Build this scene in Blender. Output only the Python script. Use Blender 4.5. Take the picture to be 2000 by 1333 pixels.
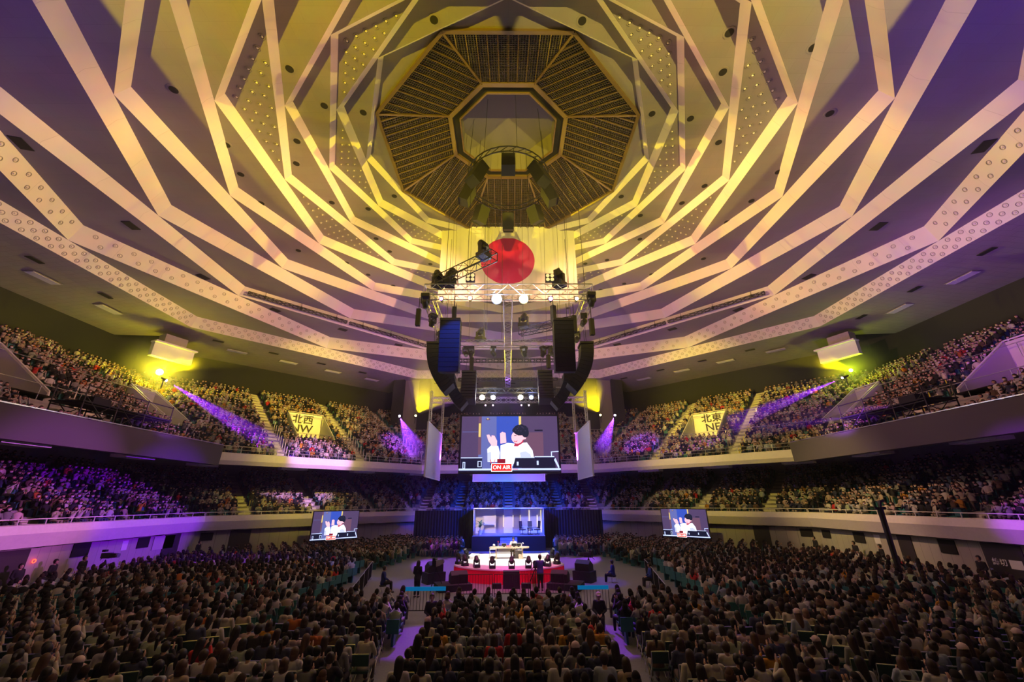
import bpy, bmesh, math, random
import numpy as np
from mathutils import Vector, Matrix
for o in list(bpy.data.objects): bpy.data.objects.remove(o)
SC = bpy.context.scene
COL = SC.collection
PI = math.pi
C8 = math.cos(PI/8); T8 = math.tan(PI/8)
CY = 27.0                                  # the middle of the octagonal hall is (0, CY)
random.seed(7); RNG = np.random.default_rng(7)

# ------------------------------------------------------------------ camera
f_px, pit, yaw, rol = 796.2, math.radians(21.412), math.radians(0.655), math.radians(0.343)
cp, sp, cy_, sy_ = math.cos(pit), math.sin(pit), math.cos(yaw), math.sin(yaw)
r0 = Vector((cy_, -sy_, 0)); fw = Vector((sy_*cp, cy_*cp, sp)); u0 = Vector((-sy_*sp, -cy_*sp, cp))
rt = math.cos(rol)*r0 - math.sin(rol)*u0; up = math.sin(rol)*r0 + math.cos(rol)*u0
cd = bpy.data.cameras.new('camera'); cam = bpy.data.objects.new('camera', cd); COL.objects.link(cam)
cd.sensor_width = 36; cd.lens = f_px/2000*36; cd.clip_end = 400
cam.matrix_world = Matrix(((rt.x, up.x, -fw.x, -0.07), (rt.y, up.y, -fw.y, 0.0), (rt.z, up.z, -fw.z, 4.7), (0, 0, 0, 1)))
SC.camera = cam

# ------------------------------------------------------------------ exposure, world, light
SC.view_settings.view_transform = 'Standard'; SC.view_settings.look = 'None'
SC.view_settings.gamma = 1; SC.view_settings.use_curve_mapping = False
SC.view_settings.exposure = 0.0
SC.cycles.max_bounces = 6; SC.cycles.diffuse_bounces = 2; SC.cycles.glossy_bounces = 2
w = bpy.data.worlds.new('world'); SC.world = w; w.use_nodes = True
w.node_tree.nodes['Background'].inputs[0].default_value = (0.02, 0.012, 0.03, 1)
w.node_tree.nodes['Background'].inputs[1].default_value = 0.05
YEL = (1.0, 0.77, 0.0); PUR = (0.30, 0.06, 1.0); WARM = (1.0, 0.62, 0.36); PINK = (1.0, 0.42, 0.62); BLUE = (0.05, 0.12, 1.0); WHT = (1.0, 0.93, 0.85)
def spot(name, loc, aim, energy, color, deg, blend=0.4, size=0.25):
    l = bpy.data.lights.new(name, 'SPOT'); l.energy = energy; l.color = color
    l.spot_size = math.radians(deg); l.spot_blend = blend; l.shadow_soft_size = size
    o = bpy.data.objects.new(name, l); COL.objects.link(o); o.location = loc
    d = Vector(aim) - Vector(loc); o.rotation_euler = d.to_track_quat('-Z', 'Y').to_euler()
    if name in ('yellow_flood', 'purple_beam'): o.location = Vector(loc)+d.normalized()*(.9 if name == 'yellow_flood' else .4)   # just before the lens
    return o
def point(name, loc, energy, color, size=0.3):
    l = bpy.data.lights.new(name, 'POINT'); l.energy = energy; l.color = color; l.shadow_soft_size = size
    o = bpy.data.objects.new(name, l); COL.objects.link(o); o.location = loc; return o
#LIGHTS
# unseen warm spots added above the rig, placed to graze panels and catch bands
for a, e in ((0, 2.3), (45, 1.8), (90, .2), (135, 2.3), (180, 2.6), (225, 1.1), (270, .1), (315, 1.1)):
    r = math.radians(a); spot('warm_wash', (math.cos(r), 28+math.sin(r), 22.2), (21*math.cos(r), 28+21*math.sin(r), 24.3), 6500*e, (1.0, .44, .27), 72, 0.8, .12)
for sx in (-1, 1):
    # yellow floods in the corner recesses, thrown across the ceiling
    spot('yellow_flood', (sx*37.2, 42.0, 17.6), (-sx*19.5, 31, 28.0), 100000, YEL, 24, 0.4, .15)
    spot('yellow_flood', (sx*37.2, 12.0, 17.6), (-sx*14, 40, 28.5), 15000, YEL, 34, 0.25, .15)
    spot('yellow_flood', (sx*13.75, 60.5, 16.6), (-sx*8, 20, 32), 24000, YEL, 46, 0.2, .15)
    spot('yellow_flood', (sx*14.2, -9.0, 16.5), (-sx*3, 40, 27.5), 7000, (1, .75, .0), 36, 0.25, .15)
    spot('yellow_flood', (sx*37.2, 42.0, 17.6), (-sx*12.5, 19, 30.8), 38000, YEL, 19, 0.3, .15)
    spot('yellow_pool', (sx*14.2, -9.0, 16.5), (sx*11.5, 14, 30), 62000, (1, .74, .0) if sx < 0 else (1, .76, .12), 38, 0.06, .15)
    # purple washes from below
    spot('purple_wash', (sx*16, 1.0, 6.5), (sx*34, 8, 26), 8500 if sx < 0 else 15000, (.16, .03, 1), 100, 0.8, .4)
    spot('purple_wash', (sx*23, 30.0, 8.8), (sx*32, 36, 24), 1400 if sx < 0 else 2600, (.4, .06, 1), 100, 0.8, .4)
    spot('purple_wash', (sx*8, 48.5, 9.0), (sx*14, 52, 25), 9000, (.5, .06, 1), 90, 0.8, .4)
    spot('stage_key', (sx*1.8, 25.3, 17.6), (0, 33.4, 0.8), 16000, WHT, 24, 0.5, .15)
    spot('crowd_wash', (sx*6.6, 30, 17.5), (sx*28, 50, 10), 2600, (1, .60, .42), 62, 0.8, .3)
    spot('crowd_wash', (sx*6.6, 26.6, 17.5), (sx*32, 26, 8), 3600 if sx < 0 else 3000, (1, .36, .50), 60, 0.8, .3)
    spot('crowd_yellow', (sx*6.6, 35, 18), (sx*30, 57, 18), 26000, YEL, 40, 0.8, .3)
    spot('crowd_yellow', (sx*37.2, 42.0, 17.9), (sx*24, 61, 15), 5000, YEL, 50, 0.8, .3)
    spot('crowd_yellow', (sx*37.2, 42.0, 17.9), (sx*41, 27, 17), 4500 if sx < 0 else 300, YEL, 60, 0.8, .3)
spot('crowd_dim', (0, 22, 17), (0, 12, 0), 1100, (1, .32, .5), 150, 0.5, .5)  # added pink fill, offsets the yellow bounce on the floor crowd
# purple follow beams across the stands and the balcony fronts
spot('purple_beam', (-34.7, 40.5, 16.2), (-21, 42, 8.6), 120000, (.30, .01, 1), 11, .4, .05)
spot('purple_beam', (34.5, 40.5, 16.3), (22, 44, 11.5), 80000, (.30, .01, 1), 11, .4, .05)
spot('purple_beam', (-15.5, 58.3, 16.0), (-9.5, 47, 8), 60000, (.32, .05, 1), 16, .5, .05)
spot('purple_beam', (15.3, 58.3, 16.0), (10.5, 50, 9), 60000, (.32, .05, 1), 16, .5, .05)
# purple and yellow patches over stands and fascia
spot('purple_patch', (24.9, 30, 10.3), (-25.8, 32.5, 3.9), 110000, (.24, .0, 1), 13, .6, .1)  # unseen spots added at the opposite balcony, this and next, tint the left stand
spot('purple_patch', (24.9, 26, 10.3), (-29, 24.0, 5.0), 75000, (.80, .16, 1), 12, .7, .1)
spot('purple_patch', (-6.4, 33, 17.3), (-20, 44.5, 8.8), 36000, (.62, .22, 1), 22, .6, .1)
spot('purple_patch', (6.4, 33, 17.3), (17, 53, 11), 42000, (.35, .06, 1), 13, .7, .1)
spot('purple_patch', (-6.4, 35, 17.3), (-15, 57, 11.5), 60000, (.33, .05, 1), 15, .7, .1)
spot('purple_patch', (0, 40, 15), (-8.5, 54, 6), 5000, (.30, .05, 1), 44, .7, .1)
spot('purple_patch', (0, 40, 15), (6, 55, 4.5), 5000, (.4, .08, 1), 40, .7, .1)
spot('purple_patch', (6.6, 26, 17.3), (26.5, 19.5, 3.4), 26000, (.42, .03, 1), 20, .6, .1)
spot('warm_patch', (6.6, 28, 17.3), (26, 33, 4.0), 9000, (1, .62, .32), 34, .8, .1)
spot('warm_patch', (6.6, 30, 17.3), (20, 47, 8.5), 2500, (1, .55, .36), 30, .8, .1)
spot('yellow_patch', (6.6, 30.5, 17.3), (29, 36, 6.0), 6500, (1, .75, .05), 34, .8, .1)
spot('yellow_patch', (-6.6, 30.5, 17.3), (-25, 48, 5.5), 9000, (1, .8, .03), 36, .8, .1)
spot('yellow_patch', (6.6, 30.5, 17.3), (24, 48, 5.5), 6500, (1, .8, .03), 40, .8, .1)
# blue light on the drapes and around the stage, purple on the aisles
spot('blue_wash', (0, 43.5, 6.4), (0, 49.5, 1.5), 7500, (.0, .05, 1), 125, .7, .2)
spot('set_light', (-3, 42.6, 5.2), (-2.0, 49, 2.6), 1500, (1, .74, .58), 44, .7, .2)
for sx in (-1, 1):
    spot('blue_wash', (sx*3.4, 30, 17.4), (sx*5.2, 28.8, 0), 9000, (.10, .03, 1), 15, .6, .1)
    spot('purple_aisle', (sx*2.0, 34, 16.5), (sx*3.5, 17.8, 0), 22000, (.32, .01, 1), 7.5, .4, .05)
    spot('red_edge', (sx*2.5, 22, 16.4), (sx*1.6, 28.2, .2), 9000, (1, .03, .55), 20, .6, .1)  # added pink spots, turn the red skirt magenta
    spot('ceiling_glow', (sx*2, 30, 17), (sx*3, 32, 33), 400, (.5, .35, 1), 100, .8, .3)
for sx in (-1, 1):
    point('flood_glow', (sx*36.3, 41.0, 17.5), 1300 if sx < 0 else 500, (1, .85, .0) if sx < 0 else (.75, 1, .0), .35)
spot('violet_flag', (-3.5, 27, 18.9), (-1.5, 36.9, 26), 400, (.5, .05, 1), 60, .8, .2)
spot('set_light', (3, 42.6, 5.2), (1.9, 49, 2.6), 1500, (.45, .42, 1), 40, .7, .2)
spot('purple_wash', (24.6, 22, 11.8), (41, 27, 22), 2600, (.45, .04, 1), 76, .8, .4)
spot('rig_blue', (-1.2, 25.6, 17.0), (-1.0, 33, 17), 500, (.2, .2, 1), 110, .8, .2)
spot('rig_blue', (0, 45, 17.5), (0, 60, 24), 2000, (.35, .12, 1), 90, .8, .2)
spot('blue_speaker', (-1.4, 21.2, 19.2), (-3.85, 24.5, 14.2), 8000, (.0, .08, 1), 22, .5, .1)
point('lamp_bloom', (-.8, 24.2, 17.4), 260, (.55, .62, 1), .2); point('lamp_bloom', (1.02, 24.2, 17.4), 260, (1, .8, .4), .2)
for x, c in ((-2.65, (1, .8, .4)), (-1.55, (.5, .6, 1)), (1.22, (1, .8, .4)), (2.3, (.4, .5, 1))): point('lamp_bloom', (x, 40.0, 14.4), 260, c, .2)
#ENDLIGHTS

# ------------------------------------------------------------------ materials
def mat(name, col, rough=.6, metal=0., bump=0., bscale=20., var=0., spec=.5, emit=None, es=0.):
    m = bpy.data.materials.new(name); m.use_nodes = True; nt = m.node_tree; b = nt.nodes['Principled BSDF']
    b.inputs['Base Color'].default_value = (*col, 1); b.inputs['Roughness'].default_value = rough; b.inputs['Metallic'].default_value = metal
    b.inputs['Specular IOR Level'].default_value = spec
    if emit: b.inputs['Emission Color'].default_value = (*emit, 1); b.inputs['Emission Strength'].default_value = es
    if bump or var:
        tc = nt.nodes.new('ShaderNodeTexCoord'); n = nt.nodes.new('ShaderNodeTexNoise'); n.inputs['Scale'].default_value = bscale; n.inputs['Detail'].default_value = 4
        nt.links.new(tc.outputs['Object'], n.inputs['Vector'])
        if bump:
            bp = nt.nodes.new('ShaderNodeBump'); bp.inputs['Strength'].default_value = bump; bp.inputs['Distance'].default_value = .02
            nt.links.new(n.outputs['Fac'], bp.inputs['Height']); nt.links.new(bp.outputs['Normal'], b.inputs['Normal'])
        if var:
            r = nt.nodes.new('ShaderNodeValToRGB'); r.color_ramp.elements[0].position = .3; r.color_ramp.elements[1].position = .7
            r.color_ramp.elements[0].color = (*[c*(1-var) for c in col], 1); r.color_ramp.elements[1].color = (*[min(1, c*(1+var)) for c in col], 1)
            nt.links.new(n.outputs['Fac'], r.inputs[0]); nt.links.new(r.outputs[0], b.inputs['Base Color'])
    return m
def mat_objcol(name, rough=.7, bump=.0):
    m = mat(name, (.5, .5, .5), rough, 0, bump, 60); nt = m.node_tree; b = nt.nodes['Principled BSDF']
    oi = nt.nodes.new('ShaderNodeObjectInfo'); nt.links.new(oi.outputs['Color'], b.inputs['Base Color']); return m
def mat_attr(name, rough=.75):
    m = mat(name, (.5, .5, .5), rough, 0, spec=.25); nt = m.node_tree; b = nt.nodes['Principled BSDF']
    a = nt.nodes.new('ShaderNodeAttribute'); a.attribute_name = 'tint'; nt.links.new(a.outputs['Color'], b.inputs['Base Color']); return m
def mat_emit(name, col, s):
    m = bpy.data.materials.new(name); m.use_nodes = True; nt = m.node_tree; nt.nodes.clear()
    e = nt.nodes.new('ShaderNodeEmission'); e.inputs[0].default_value = (*col, 1); e.inputs[1].default_value = s
    o = nt.nodes.new('ShaderNodeOutputMaterial'); nt.links.new(e.outputs[0], o.inputs[0]); return m
def mat_board(name, col, sx, sy, line=.012, dark=.55, rough=.8, polar=False):
    """painted board with thin joints every sx by sy metres, in the object's own coordinates"""
    m = mat(name, col, rough, spec=.2); nt = m.node_tree; b = nt.nodes['Principled BSDF']; L = nt.links.new
    tc = nt.nodes.new('ShaderNodeTexCoord')
    br = nt.nodes.new('ShaderNodeTexBrick'); br.inputs['Color1'].default_value = (*col, 1); br.inputs['Color2'].default_value = (*[c*.94 for c in col], 1)
    br.inputs['Mortar'].default_value = (*[c*dark for c in col], 1); br.inputs['Scale'].default_value = 1; br.inputs['Mortar Size'].default_value = line
    br.inputs['Brick Width'].default_value = sx; br.inputs['Row Height'].default_value = sy; br.offset = 0.5
    L(tc.outputs['UV' if polar else 'Object'], br.inputs['Vector']); 
    n = nt.nodes.new('ShaderNodeTexNoise'); n.inputs['Scale'].default_value = .7; n.inputs['Detail'].default_value = 5; L(tc.outputs['Object'], n.inputs['Vector'])
    mx = nt.nodes.new('ShaderNodeMix'); mx.data_type = 'RGBA'; mx.blend_type = 'MULTIPLY'; mx.inputs[0].default_value = .22
    L(br.outputs['Color'], mx.inputs[6]); L(n.outputs['Color'], mx.inputs[7]); L(mx.outputs[2], b.inputs['Base Color']); return m
M = {}
M['ceil'] = mat_board('ceiling_board', (.31, .275, .275), 1.8, .9, .007, .8)  # tone cut well below the bands, puts grazing shade into the colour
M['band'] = mat_board('ceiling_band', (.80, .75, .68), 3.6, 30, .010, .72, polar=True)
M['soffit'] = mat_board('soffit_board', (.34, .31, .30), 1.2, .6, .01, .6)
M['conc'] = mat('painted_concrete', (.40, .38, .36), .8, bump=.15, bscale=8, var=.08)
M['fascia'] = mat('balcony_paint', (.75, .70, .68), .7, bump=.05, bscale=6, var=.04)
M['fascia_dark'] = mat('dark_balcony_cloth', (.10, .09, .11), .9, bump=.1, bscale=30)
M['wall'] = mat_board('arena_wall', (.50, .48, .42), 2.4, .6, .01, .5)
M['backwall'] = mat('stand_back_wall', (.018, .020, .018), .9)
M['step'] = mat('stand_step', (.30, .29, .28), .85, var=.1, bscale=3)
M['stair'] = mat('aisle_step', (.62, .60, .50), .8, var=.08)
M['floor'] = mat('arena_floor', (.20, .21, .22), .45, bump=.04, bscale=12, var=.12)
M['rail'] = mat('painted_rail', (.75, .73, .70), .4)
M['alu'] = mat('aluminium', (.72, .72, .74), .3, .9)
M['black'] = mat('black_metal', (.015, .015, .018), .45)
M['shaft'] = mat('shaft_paint', (.20, .18, .20), .8)
M['grille'] = mat('speaker_grille', (.011, .011, .014), .6, bump=.3, bscale=80)
M['gold'] = mat('bronze_bar', (.20, .13, .05), .4, .3)
M['blue_step'] = mat('grey_blue_step', (.35, .4, .6), .6)
M['gold_dim'] = mat('bronze_slat', (.075, .055, .045), .5, .3)
M['dark'] = mat('dark_void', (.012, .011, .012), .9)
M['white'] = mat('white_paint', (.85, .85, .84), .5)
M['cloth_black'] = mat('black_curtain', (.018, .02, .03), .95, bump=.3, bscale=6)
M['red'] = mat('red_skirt', (.75, .01, .05), .7)
M['stagetop'] = mat('stage_top', (.85, .83, .80), .5)
M['wood'] = mat('pale_wood', (.75, .58, .40), .5, var=.1, bscale=5)

# ------------------------------------------------------------------ mesh building
class MB:
    def __init__(s): s.v = []; s.f = []; s.m = []; s.uv = {}
    def add(s, vs, fs, mi=0):
        n = len(s.v); s.v += [tuple(p) for p in vs]
        for f in fs: s.f.append(tuple(i+n for i in f)); s.m.append(mi)
    def box(s, c, d, mi=0, R=None):
        hx, hy, hz = d[0]/2, d[1]/2, d[2]/2
        P = [Vector((x, y, z)) for z in (-hz, hz) for y in (-hy, hy) for x in (-hx, hx)]
        if R is not None: P = [R @ p for p in P]
        s.add([p+Vector(c) for p in P], [(0, 2, 3, 1), (4, 5, 7, 6), (0, 1, 5, 4), (2, 6, 7, 3), (0, 4, 6, 2), (1, 3, 7, 5)], mi)
    def bar(s, a, b, w, h=None, mi=0):
        """rectangular bar from a to b"""
        a, b = Vector(a), Vector(b); d = b-a; L = d.length
        if L < 1e-6: return
        s.box((a+b)/2, (w, h or w, L), mi, d.to_track_quat('Z', 'Y').to_matrix())
    def tube(s, pts, r, n=6, mi=0, cap=True):
        pts = [Vector(p) for p in pts]; rs = r if isinstance(r, (list, tuple)) else [r]*len(pts)
        base = len(s.v); up_ = None
        for i, p in enumerate(pts):
            d = (pts[min(i+1, len(pts)-1)] - pts[max(i-1, 0)]).normalized()
            if up_ is None: up_ = Vector((0, 0, 1)) if abs(d.z) < .9 else Vector((0, 1, 0))
            x = d.cross(up_).normalized(); y = x.cross(d).normalized(); up_ = y
            for k in range(n):
                a = 2*PI*k/n; s.v.append(tuple(p + rs[i]*(math.cos(a)*x + math.sin(a)*y)))
        for i in range(len(pts)-1):
            for k in range(n):
                a, b = base+i*n+k, base+i*n+(k+1) % n; s.f.append((a, b, b+n, a+n)); s.m.append(mi)
        if cap:
            s.f.append(tuple(base+k for k in range(n))[::-1]); s.m.append(mi)
            e = base+(len(pts)-1)*n; s.f.append(tuple(e+k for k in range(n))); s.m.append(mi)
    def cyl(s, a, b, r, r2=None, n=12, mi=0): s.tube([a, b], [r, r if r2 is None else r2], n, mi)
    def prism(s, poly, z0, z1, mi=0):
        n = len(poly); s.add([(x, y, z0) for x, y in poly]+[(x, y, z1) for x, y in poly],
              [tuple(range(n))[::-1], tuple(range(n, 2*n))]+[(i, (i+1) % n, (i+1) % n+n, i+n) for i in range(n)], mi)
    def sphere(s, c, r, nu=10, nv=6, mi=0, sc=(1, 1, 1)):
        vs = [(c[0], c[1], c[2]-r*sc[2])]
        for j in range(1, nv):
            t = PI*j/nv-PI/2
            for i in range(nu):
                a = 2*PI*i/nu; vs.append((c[0]+r*sc[0]*math.cos(t)*math.cos(a), c[1]+r*sc[1]*math.cos(t)*math.sin(a), c[2]+r*sc[2]*math.sin(t)))
        vs.append((c[0], c[1], c[2]+r*sc[2])); fs = [(0, 1+(i+1) % nu, 1+i) for i in range(nu)]
        for j in range(nv-2):
            for i in range(nu):
                a = 1+j*nu+i; b = 1+j*nu+(i+1) % nu; fs.append((a, b, b+nu, a+nu))
        e = len(vs)-1; o = 1+(nv-2)*nu; fs += [(o+i, o+(i+1) % nu, e) for i in range(nu)]
        s.add(vs, fs, mi)
    def quad(s, a, b, c, d, mi=0, uv=None):
        s.add([a, b, c, d], [(0, 1, 2, 3)], mi)
        if uv: s.uv[len(s.f)-1] = uv
    def build(s, name, mats, parent=None, loc=None, smooth=False):
        me = bpy.data.meshes.new(name); me.from_pydata([tuple(v) for v in s.v], [], s.f); me.update()
        if not isinstance(mats, (list, tuple)): mats = [mats]
        for m in mats: me.materials.append(m)
        if len(mats) > 1: me.polygons.foreach_set('material_index', s.m)
        if s.uv:
            ul = me.uv_layers.new(name='UVMap')
            for fi, uvs in s.uv.items():
                for li, c in zip(me.polygons[fi].loop_indices, uvs): ul.data[li].uv = c
        if smooth: me.polygons.foreach_set('use_smooth', [True]*len(me.polygons))
        o = bpy.data.objects.new(name, me); COL.objects.link(o)
        if parent: o.parent = parent
        if loc: o.location = loc
        return o
def tag(o, label=None, cat=None, group=None, kind=None):
    if label: o['label'] = label
    if cat: o['category'] = cat
    if group: o['group'] = group
    if kind: o['kind'] = kind
    return o
def empty(name, loc=(0, 0, 0), rz=0, label=None, cat=None, group=None):
    o = bpy.data.objects.new(name, None); COL.objects.link(o); o.location = loc; o.rotation_euler = (0, 0, rz); o.empty_display_size = .2
    return tag(o, label, cat, group)
def struct(o, label, cat): return tag(o, label, cat, None, 'structure')
def copy_tree(o, parent=None, label=None):
    c = o.copy(); COL.objects.link(c); c.parent = parent
    if label: c['label'] = label
    for ch in o.children: copy_tree(ch, c)
    return c
def side(az): # outward normal and tangent of one side of the octagon
    t = math.radians(az); return Vector((math.cos(t), math.sin(t), 0)), Vector((-math.sin(t), math.cos(t), 0))
def at(az, ap, t, z):
    n, m = side(az); return Vector((0, CY, z)) + n*ap + m*t
def vert(R, az, z): a = math.radians(az); return Vector((R*math.cos(a), CY+R*math.sin(a), z))

# ------------------------------------------------------------------ ceiling: nested octagons, flat triangles between slanted bands
R_out = [10.95, 12.2, 13.65, 15.17, 16.83, 18.7, 20.65, 22.82, 25.25, 28.05, 31.07, 34.27, 37.72]
Z_out = [32.6, 32.1, 31.5, 31.0, 30.4, 29.85, 29.0, 28.15, 27.2, 26.15, 25.2, 23.8, 22.65]
cb = MB(); cpn = MB()
def az_of(k, j): return (22.5 if k % 2 == 0 else 0)+45*j
RIN = [0]+[R_out[k-1]/C8 for k in range(1, 13)]
for k in range(1, 13):
    Ri, Ro, z0, z1 = RIN[k], R_out[k], Z_out[k-1], Z_out[k]
    for j in range(8):
        a, b = az_of(k, j), az_of(k, j+1)
        p = [vert(Ri, a, z0), vert(Ri, b, z0), vert(Ro, b, z1), vert(Ro, a, z1)]
        L = 2*Ro*math.sin(PI/8)
        cb.quad(*p, 0, [(0, .1), (L, .1), (L, .9), (0, .9)])
        # triangle between octagon k-1 (outer edge) and the corner b of octagon k
        q = az_of(k-1, j) if k % 2 == 1 else az_of(k-1, j)
    for j in range(8):
        c = az_of(k, j)           # corner of octagon k; octagon k-1 has corners at c-22.5 and c+22.5
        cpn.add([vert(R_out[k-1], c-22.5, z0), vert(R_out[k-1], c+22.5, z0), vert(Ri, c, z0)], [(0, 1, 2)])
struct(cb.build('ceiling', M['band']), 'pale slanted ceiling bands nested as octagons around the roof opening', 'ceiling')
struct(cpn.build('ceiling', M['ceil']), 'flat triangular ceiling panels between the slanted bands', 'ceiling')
# soffit out to the eaves, with a recess at every corner
sf = MB(); ZE, AE = 21.5, 44.5; Rn = 42.2
for j in range(8):
    azs = 45*j; hw = AE*T8-4.9; n, m = side(azs)
    A = at(azs, AE, -hw, ZE); B = at(azs, AE, hw, ZE)
    a, b = vert(R_out[12], azs-22.5, 22.65), vert(R_out[12], azs+22.5, 22.65)
    na, nb = vert(Rn, azs-22.5, 22.3), vert(Rn, azs+22.5, 22.3)
    sf.add([a, b, nb, B, A, na], [(0, 1, 2, 3, 4, 5)])
    # eave upstand and dark recess walls
    sf.add([A, B, B+Vector((0, 0, 4)), A+Vector((0, 0, 4))], [(0, 1, 2, 3)], 1)
    for p, q in ((B, nb), (na, A)): sf.add([p, q, q+Vector((0, 0, 3.2)), p+Vector((0, 0, 3.2))], [(0, 1, 2, 3)], 1)
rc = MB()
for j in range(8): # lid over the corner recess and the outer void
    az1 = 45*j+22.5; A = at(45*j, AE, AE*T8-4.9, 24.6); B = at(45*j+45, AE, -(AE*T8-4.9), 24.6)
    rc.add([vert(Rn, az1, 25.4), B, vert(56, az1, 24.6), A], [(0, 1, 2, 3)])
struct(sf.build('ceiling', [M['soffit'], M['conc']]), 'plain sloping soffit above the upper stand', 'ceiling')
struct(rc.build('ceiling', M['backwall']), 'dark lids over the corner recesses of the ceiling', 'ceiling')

# ------------------------------------------------------------------ lathed octagonal structure
def lathe8(name, prof, mats, sides=range(0, 360, 45), mi=None, sc=0.):
    b = MB()
    for az in sides:
        for i in range(len(prof)-1):
            (a0, z0), (a1, z1) = prof[i], prof[i+1]
            b.quad(at(az, a0, -a0*T8-sc, z0), at(az, a0, a0*T8+sc, z0), at(az, a1, a1*T8+sc, z1), at(az, a1, -a1*T8-sc, z1), 0 if mi is None else mi[i])
    return b.build(name, mats)
VIS = [0, 45, 90, 135, 180]                 # sides the photo can see
ALLS = VIS
# arena floor
fl = MB(); fl.prism([(26.6/C8*math.cos(math.radians(22.5+45*j)), CY+26.6/C8*math.sin(math.radians(22.5+45*j))) for j in range(8)], -.3, 0)
struct(fl.build('floor', M['floor']), 'dark arena floor under the seated audience', 'floor')
# arena wall under the lower balcony
struct(lathe8('wall_arena', [(26.3, 0), (26.3, 2.75)], M['wall'], range(0, 360, 45)), 'pale arena wall below the lower balcony', 'wall')
# lower balcony fascia, two facets and a kerb, and its underside
struct(lathe8('trim_1', [(26.4, 2.5), (25.75, 2.5), (25.45, 3.2), (25.55, 3.62), (25.75, 3.66), (25.75, 3.2)], M['fascia'], VIS), 'pale fascia of the lower balcony', 'balcony fascia')
struct(lathe8('trim_2', [(26.4, 7.9), (25.65, 7.85), (25.45, 8.2), (25.5, 8.85), (25.75, 8.9), (25.75, 8.4)], M['fascia'], [45, 90, 135]), 'pale fascia of the upper balcony', 'balcony fascia')
struct(lathe8('trim_3', [(26.4, 7.8), (25.5, 7.76), (25.4, 9.42), (25.62, 9.45), (25.62, 8.3)], M['fascia_dark'], [0, 180]), 'tall dark fascia of the side upper balconies', 'balcony fascia')
# the stepped stands ; pits (stairwell mouths) are left open
UP0, UZ0, UDA, UDZ, UN = 26.0, 8.55, .80, .46, 21
LO0, LZ0, LDA, LDZ, LN = 26.0, 3.25, .85, .36, 12
PITS = {135: [(-1.36, 2.85)], 45: [(-2.85, 1.36)], 180: [(-13.3, -10.3), (.2, 4.2)], 0: [(10.3, 13.3), (-4.2, -.2)], 90: []}
PA0, PA1, PZ = 30.6, 35.3, 11.2
UA = {135: [5.4, -3.2, -11.2], 45: [-5.4, 3.2, 11.2], 180: [9.2, -2.0, -9.2], 0: [-9.2, 2.0, 9.2], 90: [-10.6, -4, 4, 10.6]}
LA = {135: [7.28, 1.0, -5.3, -10.3], 45: [-7.28, -1.0, 5.3, 10.3], 180: [8.5, 2, -4.5, -10.2], 0: [-8.5, -2, 4.5, 10.2], 90: [-10.6, -6.2, 0, 6.2, 10.6]}
def zs_u(i): return UZ0+UDZ*i
def stand(name, a0, z0, da, dz, n, pits, mats, label):
    b = MB()
    for az in VIS:
        for i in range(n):
            ai, ao, z = a0+da*i, a0+da*(i+1), z0+dz*i; w0, w1 = ai*T8, ao*T8
            cuts = []
            if pits and ao > PA0+.05 and ai < PA1-.05: cuts = sorted(pits.get(az, []))
            xs = [(-1e9, None)]; segs = []; cur = None
            lo = -w0; 
            for (p, q) in cuts: segs.append((lo, p)); lo = q
            segs.append((lo, w0))
            for (s0, s1) in segs:
                if s1 <= s0: continue
                e0 = -w1 if s0 == -w0 else s0; e1 = w1 if s1 == w0 else s1
                b.quad(at(az, ai, s0, z), at(az, ai, s1, z), at(az, ao, e1, z), at(az, ao, e0, z))          # tread
                b.quad(at(az, ao, e0, z), at(az, ao, e1, z), at(az, ao, e1, z+dz), at(az, ao, e0, z+dz))    # riser
            for (p, q) in cuts: b.quad(at(az, ai-.2, p, PZ), at(az, ai-.2, q, PZ), at(az, ao, q, PZ), at(az, ao, p, PZ))
    return struct(b.build(name, mats), label, 'tiered floor')
stand('floor_upper', UP0, UZ0, UDA, UDZ, UN, PITS, M['step'], 'stepped concrete rows of the upper stand')
stand('floor_lower', LO0, LZ0, LDA, LDZ, LN, None, M['step'], 'stepped concrete rows of the lower stand')
# back walls
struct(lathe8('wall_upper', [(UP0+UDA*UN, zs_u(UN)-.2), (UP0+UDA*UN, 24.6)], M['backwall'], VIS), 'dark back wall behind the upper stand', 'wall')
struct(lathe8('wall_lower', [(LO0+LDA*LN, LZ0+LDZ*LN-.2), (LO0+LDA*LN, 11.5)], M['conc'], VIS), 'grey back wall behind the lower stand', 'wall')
struct(lathe8('ceiling_lower', [(26.0, 7.95), (LO0+LDA*LN+.1, 9.6)], M['conc'], VIS), 'grey underside of the upper stand above the lower rows', 'ceiling')

# ------------------------------------------------------------------ details of the ceiling
ORD = ['first', 'second', 'third', 'fourth', 'fifth', 'sixth', 'seventh', 'eighth', 'ninth', 'tenth', 'eleventh', 'twelfth', 'thirteenth', 'fourteenth', 'fifteenth', 'sixteenth', 'seventeenth', 'eighteenth', 'nineteenth', 'twentieth']
def label_side(az): return {0: 'east', 22.5: 'east-northeast', 45: 'northeast', 67.5: 'north-northeast', 90: 'north', 112.5: 'north-northwest', 135: 'northwest', 157.5: 'west-northwest', 180: 'west', 202.5: 'west-southwest', 225: 'southwest', 247.5: 'south-southwest', 270: 'south', 292.5: 'south-southeast', 315: 'southeast', 337.5: 'east-southeast'}[az % 360]
def from_stage(az):
    return {0: 'right side', 22.5: 'right rear corner', 45: 'right rear side', 67.5: 'rear right corner', 90: 'far side', 112.5: 'rear left corner', 135: 'left rear side', 157.5: 'left rear corner',
            180: 'left side', 202.5: 'left front corner', 225: 'left front side', 247.5: 'near left corner', 270: 'near side', 292.5: 'near right corner', 315: 'right front side', 337.5: 'right front corner'}[az % 360]
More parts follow.
